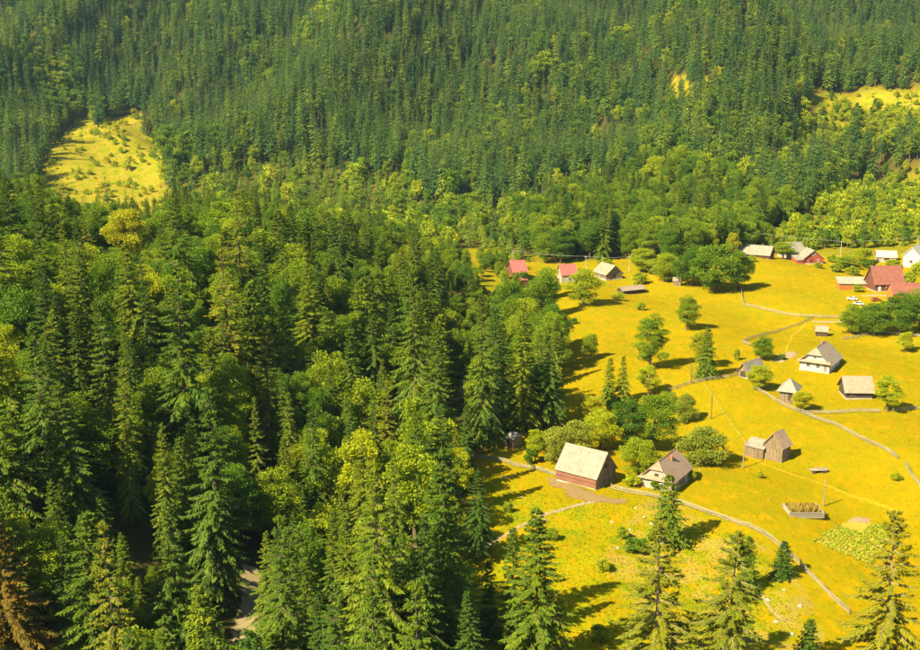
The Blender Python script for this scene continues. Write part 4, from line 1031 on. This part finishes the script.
building('pink_roof_house', 'small tan house with pink-red gable roof among trees', (557, 281), (562, 283), (570, 279), cat='house', wall_h=4.2, ridge_h=8.2, ridge='y', walls='plain', wmat='plaster_tan', rmat='roof_red', oh=.5, holes=[('window', 'front', .5, 1.4, 1.2, 1.2)])
building('grey_village_house', 'grey-brown wooden house behind the light round tree', (594, 276), (606, 281), (616, 276), cat='house', wall_h=2.8, ridge_h=6.6, rmat='roof_grey', wmat='wood', oh=.7, holes=[('hole', 'right', .5, .5, 1.6, 1.9), ('window', 'front', .5, 1.2, 1.2, 1.0)])
building('low_long_shed', 'low long shed with grey roof at the upper meadow rim', (623, 294), (645, 293), W=4.5, cat='shed', wall_h=1.7, ridge_h=3.0, rmat='roof_grey', wmat='wood_dark', oh=.4, plinth=False)
building('stone_shed', 'tiny grey shed under the light tree left of the large round tree', (673, 286), (681, 286), W=3, cat='shed', wall_h=2.4, ridge_h=3.6, rmat='roof_grey', wmat='wood', oh=.3, plinth=False)

# ------------------------------------------------------------------ fences
post_m = MB(); post_m.box(-.07, .07, -.07, .07, -.4, 1.30, .3); post_me = post_m.mesh('post', M['rail'])
rail_mes = []
for q in range(3):
    rm = MB(); rm.hexa([(0, -.025, -.085), (1, -.025, -.075), (1, .025, -.075), (0, .025, -.085)], [(0, -.025, .07), (1, -.025, .085), (1, .025, .085), (0, .025, .07)], [.25, .55, .85][q]); rail_mes.append(rm.mesh('rail', M['rail']))
def fence(label, pts, rails=(.38, .74, 1.10), bay=3.0, hs=1.0):
    P = [q[:2] for q in H(*pts)]; W_ = [P[0]]
    for a_, b_ in zip(P[:-1], P[1:]):
        k = max(1, round(np.linalg.norm(b_ - a_) / bay)); W_ += [a_ + (b_ - a_) * (i + 1) / k for i in range(k)]
    W_ = np.array(W_); W_[1:-1] += rng.normal(0, .10, W_[1:-1].shape)
    zz = terrain(W_[:, 0], W_[:, 1]); o0 = np.array([W_[0][0], W_[0][1], zz[0]])
    root = tag(empty('rail_fence', tuple(o0)), label, 'fence', 'fences around the meadows')
    for i in range(len(W_)):
        p = link('post', post_me, root, (W_[i][0] - o0[0], W_[i][1] - o0[1], zz[i] - o0[2])); p.rotation_euler = (random.gauss(0, .05), random.gauss(0, .05), random.uniform(0, 3)); p.scale = (1, 1, hs * random.uniform(.95, 1.1))
        if i:
            e = W_[i] - W_[i - 1]; ln = float(np.linalg.norm(e)); az = math.atan2(e[1], e[0]); nrm = np.array([-e[1], e[0]]) / ln * -.1
            for r_ in rails:
                z0, z1 = zz[i - 1] + r_ * hs + random.gauss(0, .04), zz[i] + r_ * hs + random.gauss(0, .04)
                q = link('rail', random.choice(rail_mes), root, (W_[i - 1][0] - o0[0] + nrm[0], W_[i - 1][1] - o0[1] + nrm[1], z0 - o0[2]))
                q.rotation_euler = (0, -math.atan2(z1 - z0, ln), az); q.scale = (math.hypot(ln, z1 - z0) + .12, 1, 1)
    return root
fence('pale board fence from the forest edge to the left side of the barn', [(512, 466), (535, 470), (556, 477)])
fence('greying fence stub running from the spruces to the fence corner', [(470, 459), (490, 460), (507, 463), (512, 466)])
fence('long pale fence curving from the barn gable down past the lone small spruce', [(611, 489), (626, 493), (645, 496), (672, 502), (700, 511), (727, 521), (750, 528), (772, 540), (790, 556), (806, 572), (824, 590), (849, 614)], (.34, .68, 1.02), hs=1.1)
fence('diagonal fence from the round tree down across the meadow', [(754, 389), (770, 398), (787, 408), (803, 414), (830, 424), (855, 436), (878, 447), (897, 459)])
fence('level fence from the diagonal fence to the round tree', [(803, 414), (830, 414), (858, 412), (880, 413)])
fence('level fence right of the round tree running out of the picture', [(893, 412), (908, 410), (926, 409)])
fence('short steep fence at the right edge above the garden', [(905, 465), (911, 475), (924, 494)])
fence('upper fence bending from the large round tree to the farm lane', [(741, 286), (742, 298), (744, 306), (760, 309), (780, 314), (800, 317), (822, 318), (845, 318)], (.34, .70, 1.05), hs=1.1)
fence('fence running down left from the farm lane to the open meadow', [(813, 319), (798, 326), (782, 331), (767, 335), (752, 339), (743, 343), (750, 346)])
fence('weathered fence along the top of the gully thicket', [(668, 392), (686, 386), (700, 382), (722, 379), (738, 376)])
fence('thin fence behind the white house under the tree row', [(842, 340), (858, 338), (876, 333), (900, 336), (926, 338)])

# ------------------------------------------------------------------ poles and cables
poles = {}
def pole(tag_, u, v, vtop, label, material='bark_pale', arm=False, strut=False):
    p = hit(u, v); h = px_height(p, vtop); root = tag(empty('utility_pole', tuple(p)), label, 'pole', 'utility poles')
    mb = MB(); mb.tube([(0, 0, -.6), (0, 0, h * .5), (0, 0, h)], [.17, .145, .12], 8, .6); mb.build('post', M[material], root)
    if arm:
        mb = MB(); mb.box(-.9, .9, -.06, .06, h - .45, h - .3, .4); ar = mb.build('crossarm', M[material], root)
        for s_ in (-.8, 0.001, .8):
            mb = MB(); mb.tube([(s_, 0, h - .3), (s_, 0, h - .08)], [.05, .07], 6, .5); mb.build('insulator', M['trim'], ar)
    else:
        mb = MB(); mb.tube([(0, -.12, h - .3), (0, -.12, h - .1)], [.05, .06], 6, .5); mb.build('insulator', M['trim'], root)
    if strut:
        mb = MB(); mb.tube([(1.8, .3, -.4), (.1, 0, h * .86)], [.13, .11], 6, .5); mb.build('brace', M[material], root)
    poles[tag_] = (p, h); return root
pole('a', 743, 468, 440, 'pale pole standing in front of the low lean-to shed')
pole('b', 823.5, 506, 480, 'slim pole right behind the log-edged hay pen')
pole('c', 711, 419, 394, 'dark pole in the meadow above the wide pale bush', 'bark')
pole('d', 691, 383, 363, 'dark pole by the weathered fence above the thicket', 'bark')
pole('e', 648, 397, 374, 'pale pole rising out of the thicket')
pole('f', 701, 250, 228, 'double pole left of the braced pole behind the large round tree', 'conc', True, True)
pole('g', 721, 250, 228, 'braced pole behind the large round tree', 'conc', True, True)
pole('h', 840, 262, 241, 'tall pale pole right of the red cottage', 'conc', True)
pole('i', 850, 262, 243, 'second pole right of the red cottage', 'bark', True)
pole('j', 513, 268, 250, 'pole beside the leftmost red-roofed house', 'conc', True)
pole('k', 585.5, 275, 256, 'pole between the pink-red roof and the grey village house', 'conc', True)
pole('l', 629, 272, 256, 'pole at the wood edge right of the grey village house', 'conc', True)
pole('m', 916, 262, 236, 'pole at the right edge beside the white building', 'conc', True)
def cable(a_, b_, label, off=0, sag=.8):
    (p, h), (q, g_) = poles[a_], poles[b_]; P0 = p + np.array([off, 0, h - .1]); P1 = q + np.array([off, 0, g_ - .1])
    mb = MB(); pts = []
    for i in range(13):
        t = i / 12; x = P0 + (P1 - P0) * t; x[2] -= sag * 4 * t * (1 - t); pts.append(tuple(x))
    mb.tube(pts, [.03] * 13, 4, .5); o = mb.build('power_cable', M['cable'], None)
    tag(o, label, 'cable', 'overhead cables')
for a_, b_, lab in [('j', 'k', 'between the leftmost red-roofed house and the pink roof'), ('k', 'l', 'over the grey village house'), ('g', 'h', 'above the long pale-roofed barn'), ('h', 'm', 'over the gardens to the right edge'), ('f', 'g', 'between the two braced poles'), ('l', 'f', 'along the wood edge left of the braced poles')]:
    for off, wd in ((-.8, 'front'), (.8, 'back')): cable(a_, b_, 'thin grey overhead cable %s, %s wire' % (lab, wd), off)
cable('c', 'a', 'thin cable from the dark meadow pole down to the lean-to', 0, .6)
cable('d', 'c', 'thin cable between the two dark meadow poles', 0, .6)

# ------------------------------------------------------------------ hay pen, cart, garden, stones
def quad_frame(A, B, Cc): return frame_of(A, B, Cc)
cen, L, W, rz, zb = frame_of((790, 516), (823, 520.5), (831, 514)); zb = float(terrain(*cen))
root = tag(empty('hay_pen', (cen[0], cen[1], zb), rz), 'low oblong pen of pale stacked logs filled with weeds', 'pen')
for z_ in range(4):
    for s_ in (-1, 1):
        mb = MB(); mb.tube([(-L / 2 - .25, s_ * W / 2, .2 + z_ * .36), (L / 2 + .25, s_ * W / 2, .2 + z_ * .36)], [.17, .16], 8); mb.build('log', M['rail'], root)
        mb = MB(); mb.tube([(s_ * L / 2, -W / 2 - .2, .36 + z_ * .36), (s_ * L / 2, W / 2 + .2, .36 + z_ * .36)], [.16, .16], 8); mb.build('log', M['rail'], root)
mb = MB(); mb.box(-L / 2 + .1, L / 2 - .1, -W / 2 + .1, W / 2 - .1, -.2, 1.1, .5); mb.build('filling', M['soil'], root)
k = 900; bx = rng.uniform(-L / 2 + .3, L / 2 - .3, k); by = rng.uniform(-W / 2 + .3, W / 2 - .3, k); az = rng.uniform(0, 6.28, k)
V = kites(np.stack([bx, by, np.full(k, 1.05)], 1), unit(np.stack([.5 * np.cos(az), .5 * np.sin(az), np.ones(k)], 1)), np.stack([-np.sin(az), np.cos(az), np.zeros(k)], 1), rng.uniform(.5, 1.5, k), rng.uniform(.06, .14, k))
tag(link('weeds', mesh_np('weeds', V, np.arange(len(V)).reshape(-1, 4), [M['hay']], rng.random(k)), root), kind='stuff')
# flat farm cart
cen, L, W, rz, zb = frame_of((811, 474), (827, 473), (829, 470)); zb = float(terrain(*cen)); W = min(max(W, 1.6), 2.2)
root = tag(empty('farm_cart', (cen[0], cen[1], zb), rz), 'flat pale wooden cart loaded with boards standing alone in the meadow', 'cart')
for i in range(7):
    mb = MB(); y_ = -W / 2 + W * (i + .5) / 7; mb.box(-L / 2 + random.uniform(-.3, .1), L / 2 + random.uniform(-.1, .3), y_ - W / 15, y_ + W / 15, .78, .90); mb.build('board', M['rail'], root)
for i in range(4):
    mb = MB(); y_ = -W / 3 + W * .62 * i / 3; mb.box(-L * .1, L / 2 + .3, y_ - .11, y_ + .11, .91, 1.22 - .1 * (i % 2)); mb.build('plank', M['rail'], root)
for sx_ in (-1, 1):
    mb = MB(); mb.box(sx_ * L * .32 - .07, sx_ * L * .32 + .07, -W / 2, W / 2, .40, .52, .3); mb.build('axle', M['wood_dark'], root)
    mb = MB(); mb.box(sx_ * L * .32 - .1, sx_ * L * .32 + .1, -W * .4, W * .4, .52, .78, .3); mb.build('bolster', M['wood'], root)
    for sy_ in (-1, 1):
        mb = MB(); c0 = Vector((sx_ * L * .32, sy_ * (W / 2 - .02), .45)); ring = [(c0.x + .45 * math.cos(q * .5236), c0.y, c0.z + .45 * math.sin(q * .5236)) for q in range(12)]
        mb.hexa([(x, y_ - .06, z) for x, y_, z in ring], [(x, y_ + .06, z) for x, y_, z in ring], .3); mb.build('wheel', M['wood_dark'], root)
# garden plot with rows
Aq = [hit(*q) for q in ((812, 541), (853, 517), (896, 528), (872, 566))]
def garden_sheet(name, quad, material, lift, nu=14, nv=14):
    V = []
    for j in range(nv + 1):
        for i in range(nu + 1):
            u, v = i / nu, j / nv; q = (quad[0] * (1 - u) + quad[1] * u) * (1 - v) + (quad[3] * (1 - u) + quad[2] * u) * v
            edge = i in (0, nu) or j in (0, nv); q = q[:2] + (rng.normal(0, .2, 2) if edge else 0)
            V.append((q[0], q[1], float(terrain(*q)) + (lift if not edge else -.03)))
    Fq = [(j * (nu + 1) + i, j * (nu + 1) + i + 1, (j + 1) * (nu + 1) + i + 1, (j + 1) * (nu + 1) + i) for j in range(nv) for i in range(nu)]
    return tag(link(name, mesh_np(name, V, Fq, [material])), kind='structure')
M['garden'] = simple('garden_ground', (.30, .24, .02), (.42, .30, .03), .8, 1, .3, 0)
garden_sheet('garden_plot', Aq, M['garden'], .05)
garden_sheet('bare_soil', [hit(*q) for q in ((846, 521), (855, 516), (873, 518), (868, 525))], M['soil'], .10, 6, 6)
Bp, Dp, Sp, Lp, Wp, vp = [], [], [], [], [], []
A0, A1, A2, A3 = Aq
for r_ in range(15):
    fv = (r_ + .5) / 15
    s0 = A0 * (1 - fv) + A3 * fv; s1 = A1 * (1 - fv) + A2 * fv
    nn_ = int(np.linalg.norm(s1 - s0) / .16)
    for i in range(nn_):
        f_ = i / nn_
        if rng.random() < .42 or (f_ > .62 and fv < .5) or f_ > .96: continue
        q = s0 + (s1 - s0) * f_ + rng.normal(0, .16, 3); az = rng.uniform(0, 6.28)
        for _ in range(2):
            az = rng.uniform(0, 6.28); Bp.append((q[0], q[1], float(terrain(q[0], q[1])) + .04)); Dp.append(unit(np.array([math.cos(az), math.sin(az), 1.1]))); Sp.append(np.array([-math.sin(az), math.cos(az), 0])); Lp.append(rng.uniform(.35, .65)); Wp.append(rng.uniform(.12, .22)); vp.append(rng.random())
V = kites(np.array(Bp), np.array(Dp), np.array(Sp), np.array(Lp), np.array(Wp), .1)
tag(link('garden_plants', mesh_np('garden_plants', V, np.arange(len(V)).reshape(-1, 4), [M['leaf_bright']], np.array(vp))), 'rows of green potato plants in the garden plot', 'crop', kind='stuff')
# stones
st_mes = []
for s_ in range(3):
    r_ = np.random.default_rng(90 + s_); mb = MB(); ring = []
    for z_, rad in ((-.3, .5), (.1, .62), (.4, .5), (.58, .25)):
        ring.append([(rad * r_.uniform(.8, 1.2) * math.cos(q * .785), rad * r_.uniform(.8, 1.2) * math.sin(q * .785), z_ * r_.uniform(.9, 1.1)) for q in range(8)])
    for a_ in ring: mb.V += a_
    for i in range(3):
        for j in range(8): mb.face([i * 8 + j, i * 8 + (j + 1) % 8, (i + 1) * 8 + (j + 1) % 8, (i + 1) * 8 + j], .5)
    mb.face([24 + j for j in range(8)], .5); st_mes.append(mb.mesh('field_stone', M['stone']))
for u, v in [(505, 477), (522, 497), (622, 488), (636, 508), (644, 517), (652, 524), (612, 522), (618, 548), (690, 532), (784, 590), (768, 600), (800, 606), (776, 622), (740, 610), (792, 634), (648, 483), (700, 470), (545, 520), (480, 548), (630, 530)]:
    p = hit(u, v); o = link('field_stone', random.choice(st_mes), None, tuple(p)); s_ = random.uniform(.4, .9); o.scale = (s_, s_ * random.uniform(.7, 1.3), s_ * .7); o.rotation_euler = (0, 0, random.uniform(0, 6))
    tag(o, 'small pale stone lying in the weedy lower meadow', 'stone', 'stones in the lower meadow')

# ------------------------------------------------------------------ cars and tarpaulin
def car(u, v, rz, material, label):
    p = hit(u, v); root = tag(empty('parked_car', tuple(p), rz), label, 'car', 'cars parked in the village')
    mb = MB(); prof = [(-2.1, .35), (2.1, .35), (2.15, .7), (1.9, .88), (1.1, .98), (-1.9, 1.02), (-2.15, .8)]
    mb.hexa([(x, -.85, z) for x, z in prof], [(x, .85, z) for x, z in prof], .5); mb.build('body', material, root)
    mb = MB(); mb.hexa([(1.0, -.78, .98), (1.0, .78, .98), (-1.7, .78, 1.02), (-1.7, -.78, 1.02)], [(.35, -.66, 1.46), (.35, .66, 1.46), (-1.25, .66, 1.48), (-1.25, -.66, 1.48)], .5); cb = mb.build('cabin', M['glass'], root)
    mb = MB(); mb.hexa([(.36, -.67, 1.46), (.36, .67, 1.46), (-1.26, .67, 1.48), (-1.26, -.67, 1.48)], [(.30, -.6, 1.53), (.30, .6, 1.53), (-1.2, .6, 1.55), (-1.2, -.6, 1.55)], .5); mb.build('roof', material, cb)
    for sx_ in (-1.3, 1.3):
        for sy_ in (-.84, .84):
            mb = MB(); ring = [(sx_ + .33 * math.cos(q * .5236), .33 + .33 * math.sin(q * .5236)) for q in range(12)]
            mb.hexa([(x, sy_ - .1, z) for x, z in ring], [(x, sy_ + .1, z) for x, z in ring], .3); wh = mb.build('wheel', M['rubber'], root)
    for sy_ in (-.6, .6):
        mb = MB(); mb.box(2.08, 2.19, sy_ - .2, sy_ + .2, .68, .82, .5); mb.build('headlight', M['trim'], root)
car(852, 300, R(160), M['car_white'], 'upper of two white cars side by side above the tree row')
car(858, 305, R(165), M['car_white'], 'lower of two white cars side by side above the tree row')
car(876, 301, R(15), M['car_red'], 'dull red car parked right of the two white cars')
car(890, 307, R(40), M['car_silver'], 'pale car in front of the orange house')
p = hit(824, 330); root = tag(empty('covered_trailer', tuple(p), R(-25)), 'trailer under a red tarpaulin above the white house', 'trailer')
mb = MB(); mb.hexa([(-1.6, -1, .6), (1.6, -1, .6), (1.6, 1, .6), (-1.6, 1, .6)], [(-1.5, -.9, 1.5), (1.4, -.8, 1.3), (1.3, .8, 1.5), (-1.5, .9, 1.7)], .5)
mb.hexa([(-1.5, -.9, 1.5), (1.4, -.8, 1.3), (1.3, .8, 1.5), (-1.5, .9, 1.7)], [(-1.0, -.1, 2.3), (.8, -.1, 2.1), (.8, .1, 2.1), (-1.0, .1, 2.3)], .5); mb.build('tarpaulin', M['tarp_red'], root)
for sy_ in (-.95, .95):
    mb = MB(); ring = [(.4 * math.cos(q * .5236), .4 + .4 * math.sin(q * .5236)) for q in range(12)]
    mb.hexa([(x, sy_ - .1, z) for x, z in ring], [(x, sy_ + .1, z) for x, z in ring], .3); mb.build('wheel', M['rubber'], root)
mb = MB(); mb.box(1.6, 3.0, -.06, .06, .55, .67, .4); mb.build('drawbar', M['wood_dark'], root)

# ------------------------------------------------------------------ haze
hm = bpy.data.materials.new('haze'); hm.use_nodes = True; hn_ = hm.node_tree; hn_.nodes.clear()
ho = hn_.nodes.new('ShaderNodeOutputMaterial'); pv = hn_.nodes.new('ShaderNodeVolumePrincipled')
pv.inputs['Color'].default_value = (.50, .80, .95, 1); pv.inputs['Density'].default_value = .00004; pv.inputs['Anisotropy'].default_value = 0.2
hn_.links.new(pv.outputs[0], ho.inputs['Volume'])
zmin = float(Z.min()) - 2; zmax = max(float(Z.max()), CAM_H) + 45
mb = MB(); mb.box(-1620, 1620, -60, 2420, zmin, zmax); hz = mb.build('haze', hm, None)
tag(hz, 'thin bluish summer haze in the valley air', 'haze', kind='stuff')
